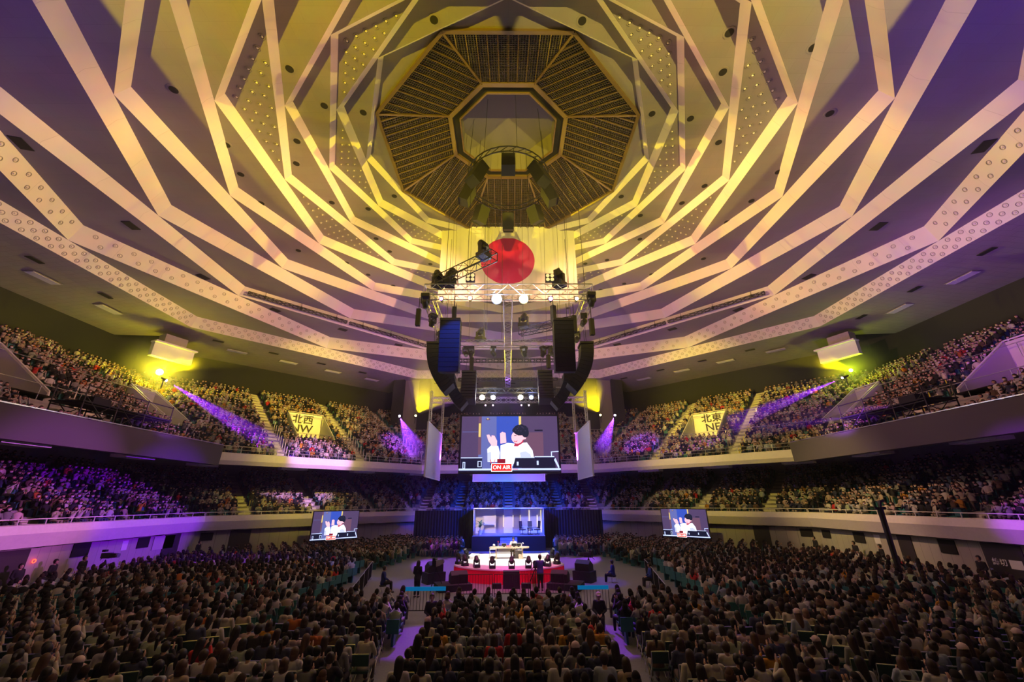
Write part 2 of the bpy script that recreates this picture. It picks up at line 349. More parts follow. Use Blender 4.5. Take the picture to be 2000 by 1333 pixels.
def proj(p):
    d = Vector(p)-Vector((-.07, 0, 4.7)); z = d.dot(fw)
    if z < .5: return None
    return 1000+d.dot(rt)/z*f_px, 666.5-d.dot(up)/z*f_px, z
def seen(p, mgn=20):
    q = proj(p); return q is not None and -mgn < q[0] < 2000+mgn and -mgn < q[1] < 1333+mgn
M['dot'] = mat('recess_ring', (.30, .27, .23), .5); M['dotc'] = mat('recess_glass', (.75, .70, .6), .2)
def dot_mesh():
    b = MB(); r0_, r1 = .13, .17
    n = 12; P = lambda r, z: [(r*math.cos(2*PI*i/n), r*math.sin(2*PI*i/n), z) for i in range(n)]
    a, c, d, e = P(r1, 0), P(r1, -.03), P(r0_, -.03), P(r0_, .0)
    v = a+c+d+e; fs = []; ms = []
    for k in range(3):
        for i in range(n): fs.append((k*n+i, k*n+(i+1) % n, (k+1)*n+(i+1) % n, (k+1)*n+i))
    b.add(v, fs, 0); b.sphere((0, 0, -.005), .075, 8, 5, 1, (1, 1, .8)); return b
dot0 = dot_mesh().build('ceiling_spotlight', [M['dot'], M['dotc']]); dots = []
def add_dot(p, nrm, label, group): dots.append((Vector(p), Vector(nrm), label, group))
for lvl, nn, step in ((2, 6, .80), (5, 7, .98)):
    for j in range(8):
        k = lvl+1; c = az_of(k, j); z = Z_out[lvl]; cor = vert(RIN[k], c, z)
        u = (vert(R_out[lvl], c+22.5, z)-cor); v = (vert(R_out[lvl], c-22.5, z)-cor); uu, vv = u.normalized(), v.normalized()
        Ls = u.length; st = Ls/(nn+1.6); o = .95*st
        for a in range(nn):
            for b_ in range(nn-a):
                add_dot(cor+uu*(o+a*st)*1.0+vv*(o*1.0+b_*st)*1.0, (0, 0, 1),
                        'round ceiling light, %s of %s row, %s dotted triangle, %s' % (ORD[b_], ORD[a], 'inner' if lvl == 2 else 'outer', from_stage(c)), 'recessed lights in the dotted ceiling triangles')
bandd = MB()
for k, rows, st in ((11, 2, 1.25), (12, 3, .95)):
    for j in range(8):
        a, b_ = az_of(k, j), az_of(k, j+1); p0, p1 = vert(RIN[k], a, Z_out[k-1]), vert(RIN[k], b_, Z_out[k-1]); q0, q1 = vert(R_out[k], a, Z_out[k]), vert(R_out[k], b_, Z_out[k])
        nrm = (p1-p0).cross(q0-p0).normalized()
        if nrm.z < 0: nrm = -nrm
        Ls = (p1-p0).length; n = int(Ls/st)-1
        for r in range(rows):
            for i in range(n-(r % 2)):
                s = ((i+.5+.5*(r % 2))+.3)/(n+.6); h = (r+.75)/(rows+.5); P = (p0.lerp(p1, s)).lerp(q0.lerp(q1, s), h)
                if seen(P, 60): add_dot(P, nrm, None, None)
vis = [d for d in dots if d[2] and seen(d[0], -3)]; vis.sort(key=lambda d: proj(d[0])[2]); keep = vis[:300]; keep_id = set(id(d) for d in keep)
for d in keep:
    o = dot0.copy(); COL.objects.link(o); o.matrix_world = Matrix.Translation(d[0]) @ d[1].to_track_quat('Z', 'Y').to_matrix().to_4x4()
    tag(o, d[2], 'ceiling light', d[3])
dm = dot0.data; dv = [v.co.copy() for v in dm.vertices]; df = [tuple(p.vertices) for p in dm.polygons]; dmi = [p.material_index for p in dm.polygons]
for d in dots:
    if id(d) in keep_id or not seen(d[0], 60): continue
    R = d[1].to_track_quat('Z', 'Y').to_matrix(); n = len(bandd.v)
    bandd.v += [tuple(R @ v + d[0]) for v in dv]; bandd.f += [tuple(i+n for i in f) for f in df]; bandd.m += dmi
tag(bandd.build('ceiling_spotlights', [M['dot'], M['dotc']]), 'rows of small round lights dotting the outer ceiling bands', 'ceiling lights', None, 'stuff')
bpy.data.objects.remove(dot0)
# round openings and square slots in the flat panels
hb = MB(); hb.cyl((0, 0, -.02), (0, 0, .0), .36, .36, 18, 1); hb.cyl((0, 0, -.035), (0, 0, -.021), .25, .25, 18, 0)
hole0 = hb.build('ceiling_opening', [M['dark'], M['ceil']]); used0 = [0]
sb = MB(); sb.box((0, 0, -.02), (1.05, .7, .04)); slot0 = sb.build('ceiling_slot', M['dark']); usedS = [0]
def place(src, used, p, az, label, group, cat):
    o = src if not used[0] else src.copy()
    if used[0]: COL.objects.link(o)
    used[0] += 1; o.location = p; o.rotation_euler = (0, 0, math.radians(az)); tag(o, label, cat, group)
OPEN = []
for j in range(8):
    a = 22.5+45*j
    OPEN += [(11.85, a, 1, 'beside the grille ring'), (14.4, a+2, 3, 'in the second ring of panels'), (22.4, a+2, 7, 'outside the inner dotted panels')]
    a = 45*j
    OPEN += [(16.5, a+12, 4, 'first of an inner trio'), (17.3, a+4, 4, 'second of an inner trio'), (16.6, a-12, 4, 'third of an inner trio'), (21.0, a+12, 6, 'first of an outer trio'), (21.3, a+4, 6, 'second of an outer trio'), (21.6, a-5, 6, 'third of an outer trio')]
for r, a, l, txt in OPEN:
    P = vert(r, a, Z_out[l]); 
    if seen(P, 0): place(hole0, used0, P, 0, 'round dark opening %s, ceiling, %s' % (txt, from_stage(round((a if abs((a/22.5)-round(a/22.5)) < .2 else round(a/22.5)*22.5)/22.5)*22.5)), 'round openings in the ceiling panels', 'opening')
for j in range(24):
    a = 15*j; r = 29.9 if a % 45 == 0 else 30.8; P = vert(r, a, 25.2)
    if seen(P, 0): place(slot0, usedS, P, a+90, 'square dark ceiling slot, %s of its outer panel, %s' % ({0: 'middle', 15: 'first wing', 30: 'second wing'}[a % 45], from_stage(int(a//45)*45)), 'dark slots in the outer ceiling panels', 'opening')
# vents and small slots in the soffit
vb = MB(); vb.box((0, 0, -.02), (2.3, .95, .03), 1)
for i in range(7): vb.box((0, -.36+.12*i, -.05), (2.15, .05, .03), 0)
vent0 = vb.build('air_vent', [M['rail'], M['soffit']]); uV = [0]
d0 = MB(); d0.box((0, 0, -.02), (1.1, .45, .04)); sd0 = d0.build('soffit_slot', M['dark']); uD = [0]
def zsof(ap): return 22.65+(ap-34.85)*(21.5-22.65)/(AE-34.85)
for az in VIS:
    for i, t in enumerate((-9, -3, 3, 9)):
        P = at(az, 38.7, t, zsof(38.7))
        if seen(P): place(vent0, uV, P, az+90, 'white slatted air vent, %s along the soffit, %s' % (ORD[i], from_stage(az)), 'slatted vents in the soffit', 'vent')
        P = at(az, 36.9, t+2.4, zsof(36.9))
        if seen(P): place(sd0, uD, P, az+90, 'small dark slot, %s along the soffit edge, %s' % (ORD[i], from_stage(az)), 'dark slots in the soffit', 'opening')
# slender columns at the back of the upper stand
for i, (x, y) in enumerate(((-35.4, 53.1), (-27.5, 61.0), (27.6, 60.9), (35.4, 53.1), (43.4, 27.5), (-43.4, 27.5), (43.4, 38), (-43.4, 38))):
    b = MB(); b.cyl((0, 0, 0), (0, 0, 3.9), .16, .16, 12); b.cyl((0, 0, 3.55), (0, 0, 3.9), .16, .28, 12); c = b.build('column', M['white'], None, (x, y, 18.0 if abs(x) < 40 else 18.0))
    struct(c, 'slender white column behind the top rows, %s from the left' % ORD[i], 'column')
# wide pillars flanking the far side, with a pale panel between
for s in (-1, 1):
    b = MB()
    for x0, x1, mi in ((-17.9, -16.2, 0), (-16.2, -13.9, 1), (-13.9, -12.2, 0)):
        b.box((s*(x0+x1)/2*1.0, 63.4+(0 if mi else -.6), 17.0), (x1-x0, 1.6, 12.5), mi)
    struct(b.build('column_wide', [M['backwall'], M['shaft']]), 'wide dark pillar with a pale panel, %s of the screens' % ('left' if s < 0 else 'right'), 'pillar')

# ------------------------------------------------------------------ roof opening: louvred funnel, ring, recess
RI, ZI = 5.3, 34.9; R0_, Z0_ = 10.8, 32.55
louv = empty('louvre_ceiling', (0, CY, Z0_), 0, 'octagonal funnel of bronze louvre grilles in the middle of the roof', 'grille')
def V0(R, a, z): p = vert(R, a, z); return Vector((p.x, p.y-CY, z-Z0_))
rim = MB(); ring = MB(); shaft = MB()
for j in range(8):
    a, b_ = 22.5+45*j, 67.5+45*j
    P = [V0(R0_, a, Z0_), V0(R0_, b_, Z0_), V0(RI, b_, ZI), V0(RI, a, ZI)]
    g = MB(); o = Vector((0, 0, .25))
    def pt(s, t): return P[0].lerp(P[1], s).lerp(P[3].lerp(P[2], s), t)
    nb = 46
    e = (P[1]-P[0]).normalized(); mid0 = (P[0]+P[1])/2; mid1 = (P[2]+P[3])/2; W0 = (P[1]-P[0]).length; W1 = (P[2]-P[3]).length
    for i in range(1, 30): # slats parallel to the edge
        t = i/30; g.bar(pt(0, t), pt(1, t), .05, .12, 0)
    for i in range(nb): # fine slats up the slope
        x = -W0/2+W0*(i+.5)/nb; t1 = min(1, (W0/2-abs(x))/((W0-W1)/2)); g.bar(mid0+e*x, (mid0+e*x).lerp(mid1+e*x, t1), .05, .10, 0)
    gp = g.build('grille_panel', M['gold_dim'] if 'gold_dim' in M else M['gold'], louv)
    r = MB()
    for i in range(13):
        x = -W0/2+W0*(i+.0)/12; t1 = min(1, (W0/2-abs(x))/((W0-W1)/2))
        if t1 > .02: r.bar(mid0+e*x-o*.4, (mid0+e*x).lerp(mid1+e*x, t1)-o*.4, .06, .08, 0)
    r.bar(P[0]-o*.5, P[3]-o*.5, .16, .16, 0); r.build('rib', M['gold'], louv)
    rim.bar(V0(R0_+.1, a, Z0_-.05), V0(R0_+.1, b_, Z0_-.05), .22, .3, 0)
    ring.bar(V0(RI-.05, a, ZI-.1), V0(RI-.05, b_, ZI-.1), .34, .3, 0)
    ring.add([V0(RI-.2, a, ZI), V0(RI-.2, b_, ZI), V0(4.45, b_, ZI), V0(4.45, a, ZI)], [(0, 1, 2, 3)], 1)
    ring.bar(V0(4.4, a, ZI-.05), V0(4.4, b_, ZI-.05), .12, .2, 0)
    shaft.add([V0(4.4, a, ZI), V0(4.4, b_, ZI), V0(4.4, b_, ZI+2.2), V0(4.4, a, ZI+2.2)], [(0, 1, 2, 3)], 0)
    shaft.add([V0(0, 0, ZI+2.2), V0(4.4, a, ZI+2.2), V0(4.4, b_, ZI+2.2)], [(0, 1, 2)], 1)
rim.build('rim', M['gold'], louv); ring.build('ring', [M['gold'], M['dark']], louv); shaft.build('shaft', [M['shaft'], M['shaft']], louv)
vd = MB()
for j in range(8):
    a, b_ = 22.5+45*j, 67.5+45*j; vd.add([vert(R0_+.3, a, Z0_+.3), vert(R0_+.3, b_, Z0_+.3), vert(RI, b_, ZI+.8), vert(RI, a, ZI+.8)], [(0, 1, 2, 3)])
    vd.add([vert(12.5, a, Z0_+.05), vert(12.5, b_, Z0_+.05), vert(R0_+.3, b_, Z0_+.3), vert(R0_+.3, a, Z0_+.3)], [(0, 1, 2, 3)])
struct(vd.build('ceiling_void', M['dark']), 'dark void above the louvre grilles', 'ceiling')
# ring of hanging loudspeakers below the roof opening
SR, SZ = 3.4, 28.2
cl = empty('hoist_ring', (0, CY, SZ+1.3), 0, 'circular pipe hoist ring hung below the louvred roof opening', 'hoist ring')
b = MB(); N = 32
for i in range(N):
    a, c = 2*PI*i/N, 2*PI*(i+1)/N
    for z in (0, .5): b.bar((SR*math.cos(a), SR*math.sin(a), z), (SR*math.cos(c), SR*math.sin(c), z), .07)
    b.bar((SR*math.cos(a), SR*math.sin(a), 0), (SR*math.cos(c), SR*math.sin(c), .5), .04)
b.build('pipe', M['black'], cl); b = MB()
for i in range(8): a = 2*PI*i/8+.2; b.cyl((SR*math.cos(a), SR*math.sin(a), .5), (SR*.9*math.cos(a), SR*.9*math.sin(a), 6.6), .02, None, 5)
b.build('cable', M['black'], cl)
for i in range(8):
    a = PI/2+2*PI*i/8; big = i in (4, 3, 5)
    t = empty('hanging_loudspeaker', (SR*math.cos(a), CY+SR*math.sin(a), SZ+.9), a-PI/2, 'big dark loudspeaker on the roof hoist ring, %s' % ('nearest the flag', 'rear left', 'leftmost', 'front left', 'nearest the camera', 'front right', 'rightmost', 'rear right')[i], 'loudspeaker', 'loudspeakers on the roof hoist ring')
    b = MB(); R = Matrix.Rotation(math.radians(24), 3, 'X')
    b.box((0, 0, -.9), (1.0, .85, 2.3 if big else 1.5), 0, R); b.box((0, .45, -.9-.0), (.9, .05, 2.1 if big else 1.35), 0, R)
    b.build('cabinet', M['grille'], t); c = MB(); c.bar((-.4, 0, .1), (-.4, 0, .6), .05); c.bar((.4, 0, .1), (.4, 0, .6), .05); c.bar((-.5, 0, .15), (.5, 0, .15), .06); c.build('bracket', M['black'], t)
# ------------------------------------------------------------------ the flag
fl_ = empty('flag', (0, 36.9, 23.5), 0, 'huge white flag with a red disc hanging behind the lighting rig', 'flag')
b = MB(); nx, nz = 60, 6; hw, hh = 7.15, 9.5
vs = [(-hw+2*hw*i/nx, .04*math.sin(i*1.3)+.02*math.sin(i*.7), hh*k/nz) for k in range(nz+1) for i in range(nx+1)]
b.add(vs, [(k*(nx+1)+i, k*(nx+1)+i+1, (k+1)*(nx+1)+i+1, (k+1)*(nx+1)+i) for k in range(nz) for i in range(nx)])
fm = mat('flag_cloth', (.86, .85, .8), .9); nt = fm.node_tree; L = nt.links.new
tc = nt.nodes.new('ShaderNodeTexCoord'); sx_ = nt.nodes.new('ShaderNodeSeparateXYZ'); L(tc.outputs['Object'], sx_.inputs[0])
cx_ = nt.nodes.new('ShaderNodeCombineXYZ'); L(sx_.outputs[0], cx_.inputs[0]); L(sx_.outputs[2], cx_.inputs[1])
ds = nt.nodes.new('ShaderNodeVectorMath'); ds.operation = 'DISTANCE'; ds.inputs[1].default_value = (-.05, 4.78, 0); L(cx_.outputs[0], ds.inputs[0])
lt = nt.nodes.new('ShaderNodeMath'); lt.operation = 'LESS_THAN'; lt.inputs[1].default_value = 2.83; L(ds.outputs['Value'], lt.inputs[0])
mx = nt.nodes.new('ShaderNodeMix'); mx.data_type = 'RGBA'; mx.inputs[6].default_value = (.74, .73, .69, 1); mx.inputs[7].default_value = (.52, .0, .12, 1); L(lt.outputs[0], mx.inputs[0])
L(mx.outputs[2], nt.nodes['Principled BSDF'].inputs['Base Color'])
b.build('cloth', fm, fl_, smooth=True); b = MB(); b.cyl((-7.3, 0, 9.5), (7.3, 0, 9.5), .06); b.cyl((-7.2, 0, 0), (7.2, 0, 0), .04); b.build('batten', M['alu'], fl_)
b = MB()
for x in (-6.2, -5.9, -4.2, -2.6, -2.3, 1.6, 4.1, 5.6, 6.7): b.cyl((x*.9, -.5, -4.5), (x*.92, -1.5, 10.4), .015, None, 4)
b.build('hoist_cable', M['black'], fl_)

# ------------------------------------------------------------------ rails
def railing(name, az, ap, z, h, t0, t1, dt, label, rbar=.028, rpost=.025, mid=False, lean=0, m='rail'):
    t_ = empty(name, at(az, ap, 0, z), math.radians(az+90), label, 'railing', 'stand railings'); b = MB()
    b.tube([(t0, 0, h), (t1, 0, h)], rbar, 6)
    if mid: b.tube([(t0, 0, h*.5), (t1, 0, h*.5)], rbar*.8, 6)
    b.build('handrail', M[m], t_); n = max(1, int(round((t1-t0)/dt)))
    p = MB(); p.tube([(0, lean, 0), (0, 0, h)], rpost, 6); p0 = p.build('post', M[m], t_); p0.location = (t0, 0, 0)
    for i in range(1, n+1):
        q = p0.copy(); COL.objects.link(q); q.location = (t0+(t1-t0)*i/n, 0, 0)
    return t_
for az in VIS:
    h = 25.5*T8
    railing('balcony_railing', az, 25.62, 3.62, .30, -h, h, 1.4, 'low white handrail on the lower balcony edge, %s' % from_stage(az))
    if az in (45, 90, 135): railing('balcony_railing', az, 25.62, 8.85, .62, -h, h, 1.5, 'grey two-bar railing on the upper balcony edge, %s' % from_stage(az), mid=True, m='alu')
    for i, (row, cut) in enumerate(((5, 0), (11, 1))):
        ap = UP0+UDA*row; h = ap*T8-.6; segs = [(-h, h)]
        for (p, q) in PITS[az] if i else []: pass
        railing('walkway_railing', az, ap, zs_u(row), 1.0, -h, h, 2.6, '%s cross-aisle railing in the upper stand, %s' % (('lower', 'upper')[i], from_stage(az)), m='alu', mid=False)
for az in (0, 180):
    ap = 25.55; h = ap*T8; b = MB(); b.bar((-h, 0, 0), (h, 0, 0), .12, .06); 
    for i in range(150): b.sphere((-h+2*h*i/149, -.06 if 1 else 0, 0), .03, 5, 4, 1)
    o = b.build('cable_trunking', [M['alu'], M['dotc']]); o.location = at(az, ap, 0, 9.5); o.rotation_euler = (0, 0, math.radians(az+90)); tag(o, 'bright metal cable trunking along the dark balcony top, %s' % from_stage(az), 'trunking')
# aisle steps, painted pale
def aisles(name, A, a0, z0, da, dz, n, label):
    for az in VIS:
        for ii, t in enumerate(A[az]):
            b = MB()
            for i in range(n):
                w = (a0+da*i)*T8
                if abs(t) > w+.3: continue
                for hstep in (0, 1):
                    z = z0+dz*i+dz*.5*hstep; ap = a0+da*i+da*.5*hstep
                    tt = max(-w+.55, min(w-.55, t)); 
                    P = [at(az, ap, tt-.5, z+.02), at(az, ap, tt+.5, z+.02), at(az, ap+da*.5, tt+.5, z+.02), at(az, ap+da*.5, tt-.5, z+.02)]
                    b.quad(*P); b.quad(P[0]-Vector((0, 0, .2)), P[1]-Vector((0, 0, .2)), P[1], P[0])
            if b.f: tag(b.build(name, M['stair']), 'pale stair aisle of the %s, %s along the %s' % (label, ORD[ii], from_stage(az)), 'stairs', 'aisle stairs of the stands', 'structure')
aisles('floor_aisle', UA, UP0, UZ0, UDA, UDZ, UN, 'upper stand'); aisles('floor_aisle', LA, LO0, LZ0, LDA, LDZ, LN, 'lower stand')
M['yellowpost'] = mat('yellow_post', (.85, .75, .05), .4)
for az in VIS:
    for ii, t in enumerate(UA[az]):
        for s in (-.62,):
            T = empty('aisle_handrail', at(az, UP0, t+s, UZ0), math.radians(az+90), 'row of handrail posts beside the %s upper aisle, %s' % (ORD[ii], from_stage(az)), 'handrail', 'aisle handrails'); p0 = None
            for i in range(0, 9):
                if abs(t) > (UP0+UDA*i)*T8: continue
                if p0 is None: b = MB(); b.tube([(0, 0, 0), (0, 0, .95)], .035, 6); p0 = b.build('post', M['yellowpost'] if az in (45, 0) else M['rail'], T); q = p0
                else: q = p0.copy(); COL.objects.link(q)
                q.location = (0, -UDA*i-.2, UDZ*i)
# pits: back walls, side walls, rails and the direction boards
def text_mesh(name, body, size, m, parent, loc, rot, extrude=.01, squash=1.0):
    c = bpy.data.curves.new(name, 'FONT'); c.body = body; c.size = size; c.align_x = 'CENTER'; c.align_y = 'CENTER'; c.extrude = extrude; c.offset = .012*size
    o = bpy.data.objects.new(name+'_tmp', c); COL.objects.link(o); dg = bpy.context.evaluated_depsgraph_get(); me = bpy.data.meshes.new_from_object(o.evaluated_get(dg)); bpy.data.objects.remove(o)
    me.name = name; me.materials.clear(); me.materials.append(m); ob = bpy.data.objects.new(name, me); COL.objects.link(ob); ob.parent = parent; ob.location = loc; ob.rotation_euler = rot; ob.scale = (squash, 1, 1); return ob
M['ink'] = mat('sign_ink', (.02, .02, .02), .6); M['pit'] = mat('pit_paint', (.55, .54, .5), .7)
for az, L_ in PITS.items():
    for i, (p, q) in enumerate(L_):
        tm = (p+q)/2; zt = UZ0+.575*(PA1-UP0)+1.1; zf = UZ0+.575*(PA0-UP0)+.35
        sign = {135: '北西\nNW', 45: '北東\nNE'}.get(az)
        T = empty('stairwell_parapet', at(az, PA1, tm, PZ), math.radians(az+90), ('white board with direction characters %s on the stairwell wall, %s' % (sign.replace('\n', ' '), from_stage(az))) if sign else 'plain grey stairwell mouth %s, upper stand, %s' % ('beside the camera scaffold' if abs(tm) < 5 else 'near the yellow flood corner', from_stage(az)), 'stairwell wall', 'stairwell walls of the upper stand')
        W = q-p; H = zt-PZ; D_ = PA1-PA0
        b = MB(); b.box((0, -.1, H/2), (W, .2, H), 0)
        if not sign: b.box((.3*W/2, .02, .9), (1.0, .1, 1.8), 1)
        b.build('back_wall', [M['white'] if sign else M['pit'], M['dark']], T)
        for s in (-1, 1):
            b = MB(); x = s*W/2; zf_ = zf-PZ
            P = [(x-.08, 0, 0), (x-.08, D_, 0), (x-.08, D_, zf_), (x-.08, 0, H)]; P2 = [(x+.08, a_[1], a_[2]) for a_ in P]
            b.add(P+P2, [(0, 1, 2, 3), (7, 6, 5, 4), (0, 4, 5, 1), (1, 5, 6, 2), (2, 6, 7, 3), (3, 7, 4, 0)], 0); b.build('side_wall', M['pit'], T)
            b = MB(); b.tube([(x, 0, H+.12), (x, D_, zf_+.12), (x, D_+.05, 0)], .05, 6)
            for k in range(5): b.tube([(x, D_*k/4, H+(zf_-H)*k/4), (x, D_*k/4, H+(zf_-H)*k/4+.12)], .03, 5)
            b.build('handrail', M['rail'], T)
        b = MB(); b.tube([(-W/2, 0, H+.12), (W/2, 0, H+.12)], .05, 6); b.build('top_rail', M['rail'], T)
        if sign:
            l1, l2 = sign.split('\n'); sx = 1 
            text_mesh('lettering', l1, 1.15, M['ink'], T, (.25 if az == 135 else -.25, .06, H-.75), (PI/2, 0, PI), squash=1.1)
            text_mesh('lettering', l2, 1.25, M['ink'], T, (.25 if az == 135 else -.25, .06, H-1.85), (PI/2, 0, PI), squash=1.15)
# lamps under the upper balcony
for az in VIS:
    for i, t in enumerate((-10.6, -3.5, 3.9, 10.9) if az in (0, 180, 45, 135) else (-3.6, 3.6)):
        if abs(t) > 10.7: continue
        T = empty('underbalcony_lamp', at(az, 26.9, t, 7.90 if az in (0, 180) else 7.93), math.radians(az+90), 'pale twin-panel lamp under the upper balcony, %s along the %s' % (ORD[i], from_stage(az)), 'ceiling lamp', 'twin panel lamps under the balcony')
        b = MB()
        for x in (-1.2, 0, 1.2): b.box((x, 0, -.12), (.1, 1.0, .2))
        for y in (-.5, .5): b.box((0, y, -.12), (2.5, .1, .2))
        b.build('lamp_frame', M['white'], T); b = MB(); b.box((-.6, 0, -.05), (1.1, .9, .04)); b.build('lamp_panel', M['dark'], T); b = MB(); b.box((.6, 0, -.05), (1.1, .9, .04)); b.build('lamp_panel', M['dark'], T)
# white projection housings in the corner recesses and the bright flood lamps
for s in (-1, 1):
    e = empty('projection_booth', (s*36.2, 41.7, 19.6), math.radians(45*s) if s > 0 else math.radians(-45), 'large white box hanging in the ceiling corner recess above the %s yellow flood' % ('left' if s < 0 else 'right'), 'booth')
    e.rotation_euler = (0, 0, math.radians(-22.5*3) if s > 0 else math.radians(22.5*3))
    b = MB(); b.box((0, 0, 0), (3.9, .6, 1.45)); b.build('front_panel', M['white'], e); b = MB(); b.box((0, -.2, .8), (4.1, 1.0, .16)); b.build('lid', M['white'], e); b = MB(); b.box((.2, .9, 1.4), (2.2, 1.2, 1.4)); b.build('hanger', M['conc'], e)
# arena wall fittings
M['doorm'] = mat('dark_door', (.035, .03, .028), .6); M['paper'] = mat('paper', (.8, .8, .78), .8)
def wall_item(name, az, t, z, w, h, m, label, cat, kind=None, d=.06):
    b = MB(); b.box((0, 0, 0), (w, d, h)); o = b.build(name, m); o.location = at(az, 26.3-d/2-.005, t, z); o.rotation_euler = (0, 0, math.radians(az+90)); return tag(o, label, cat, None, kind)
nd = [0]
def door(az, t, w, label, words=None):
    nd[0] += 1; o = wall_item('door_%d' % nd[0], az, t, 1.2, w, 2.4, M['doorm'], label, 'door', 'structure')
    b = MB(); b.box((0, 0, 0), (.14, .02, .1)); h = b.build('door_handle', M['alu'], o); h.location = (w*.42, .05, -.1)
    if words: text_mesh('lettering', words, .36, M['paper'], o, (.14*w, .05, .28), (PI/2, 0, PI)); b = MB(); b.box((-.0, 0, 0), (.6, .012, .42)); p = b.build('notice', M['paper'], o); p.location = (-.26*w, .04, .25)
door(180, 3.2, 2.9, 'wide dark door at the left end of the arena wall')
door(0, -2.9, 1.9, 'wide dark double door with white characters, right arena wall', '締切')
door(0, 2.8, 1.0, 'narrow grey door behind the pole on the right arena wall')
door(180, -12.5+4, 1.6, 'dark doorway behind the standing usher on the left arena wall')
door(45, 1.0, 2.4, 'dark doorway beside the right side screen'); door(135, 0.2, 2.4, 'dark doorway beside the left side screen'); door(45, -6.5, 1.3, 'grey door in the yellow-lit right wall'); door(135, 7.5, 1.6, 'grey door in the yellow-lit left wall')
for az, t, z, w, h in ((180, -1.2, 2.05, 1.1, .75), (180, -5.8, 2.05, 1.0, .7), (0, 6.6, 2.0, 1.0, .7), (0, .0, 2.0, 1.0, .75), (0, 10.0, 2.0, .9, .6), (45, -10, 2.0, .9, .6), (135, 10, 2.0, .9, .6)):
    wall_item('wall_vent', az, t, z, w, h, M['dark'], 'square dark vent high on the arena wall, %s, %s' % (from_stage(az), {-1.2: 'between two standing guards', -5.8: 'right of the television camera', 6.6: 'middle one', .0: 'nearest the double door', 10.0: 'farthest one', -10: 'near the wall end', 10: 'near the wall end'}[t]), 'vent')
for az in (0, 180, 45, 135):
    b = MB(); h = 26.2*T8; rr = random.Random(az); pts = [(-h+2*h*i/30, -.0, .04*math.sin(i*2.1)+rr.uniform(-.03, .03)) for i in range(31)]; b.tube(pts, .035, 5); o = b.build('wall_cable', M['black']); o.location = at(az, 26.2, 0, 2.48); o.rotation_euler = (0, 0, math.radians(az+90)); tag(o, 'black cable run along the top of the arena wall, %s' % from_stage(az), 'cable')
for az, t, w, lab in ((180, -4.3, .45, 'small white notice on the left arena wall right of the camera'), (0, 5.0, .5, 'small white notice on the right arena wall')): wall_item('notice', az, t, 2.0, w, .6, M['paper'], lab, 'notice', d=.02)
o = wall_item('notice_board', 180, -8.9+1.2, 1.9, 2.0, .9, M['pit'], 'framed pale board on the left arena wall beside the doorway', 'board')
# red ring light on the left wall
e = MB(); 
for i in range(20): a, c = 2*PI*i/20, 2*PI*(i+1)/20; e.bar((.09*math.cos(a), 0, .09*math.sin(a)), (.09*math.cos(c), 0, .09*math.sin(c)), .03)
o = e.build('alarm_lamp', mat_emit('red_lamp', (1, .05, .02), 6)); o.location = (-26.2, 25.6, 1.75); o.rotation_euler = (0, 0, PI/2); tag(o, 'small red ring lamp on the arena wall between two standing guards', 'lamp')

# ------------------------------------------------------------------ lighting rig over the stage
def truss(name, a, b, w, h, label, m='alu', group='lighting trusses', step=None, rc=.035, rl=.02):
    a, b = Vector(a), Vector(b); d = (b-a).normalized(); L = (b-a).length; u = Vector((0, 0, 1)) if abs(d.z) < .9 else Vector((0, 1, 0))
    x = d.cross(u).normalized(); y = x.cross(d).normalized(); T = empty(name, a, 0, label, 'truss', group)
    cs = [x*w/2+y*h/2, -x*w/2+y*h/2, -x*w/2-y*h/2, x*w/2-y*h/2]
    B = MB()
    for c in cs: B.tube([c, c+d*L], rc, 6)
    B.build('chord', M[m], T); B = MB(); n = max(2, int(L/(step or max(w, h)))); 
    for f in range(4):
        c0, c1 = cs[f], cs[(f+1) % 4]
        for i in range(n):
            p, q = c0+d*L*i/n, c1+d*L*(i+1)/n
            if i % 2: p, q = c1+d*L*i/n, c0+d*L*(i+1)/n
            B.tube([p, q], rl, 4, cap=False)
        for i in (0, n): B.tube([c0+d*L*i/n, c1+d*L*i/n], rl*1.4, 4, cap=False)
    B.build('lacing', M[m], T); return T
RZ = 18.15
truss('lighting_truss', (-5.75, 25, RZ), (5.75, 25, RZ), .8, .8, 'front box truss of the rig, bright silver, crossing below the flag')
truss('lighting_truss', (-5.7, 25.6, RZ), (-5.7, 34.6, RZ), .7, .7, 'left side truss of the rig running back from the front truss')
truss('lighting_truss', (5.7, 25.6, RZ), (5.7, 34.6, RZ), .7, .7, 'right side truss of the rig running back from the front truss')
truss('lighting_truss', (-5.4, 35, RZ), (5.4, 35, RZ), .6, .6, 'rear truss of the rig between the two big speaker stacks')
truss('lighting_truss', (-.05, 25.6, RZ-.1), (-.05, 34.4, RZ-.1), .62, .5, 'central spine truss of the rig, front length')
truss('lighting_truss', (-.05, 35.6, RZ-.1), (-.05, 49.0, RZ-.1), .62, .5, 'central spine truss of the rig, rear length behind the screens')
truss('lighting_truss', (-5.1, 25.0, RZ+.75), (-.9, 21.6, RZ+.75), .6, .6, 'dark slanting truss on top of the rig, crossing the red disc', 'black')
truss('lighting_truss', (5.3, 29.8, RZ), (1.0, 32.2, RZ), .6, .6, 'dark slanting truss inside the right half of the rig', 'black')
truss('lighting_truss', (-9.6, 50, 16.4), (9.6, 50, 16.4), .6, .6, 'long silver truss above the centre screen at the back')
truss('lighting_truss', (-7.4, 45, 19.9), (7.4, 45, 19.9), .35, .35, 'thin dark bar truss crossing behind the rig', 'black', rl=.03)
truss('lighting_truss', (-6.4, 50.5, 19.2), (6.4, 50.5, 19.2), .35, .35, 'thin dark bar truss above the back speakers', 'black', rl=.03)
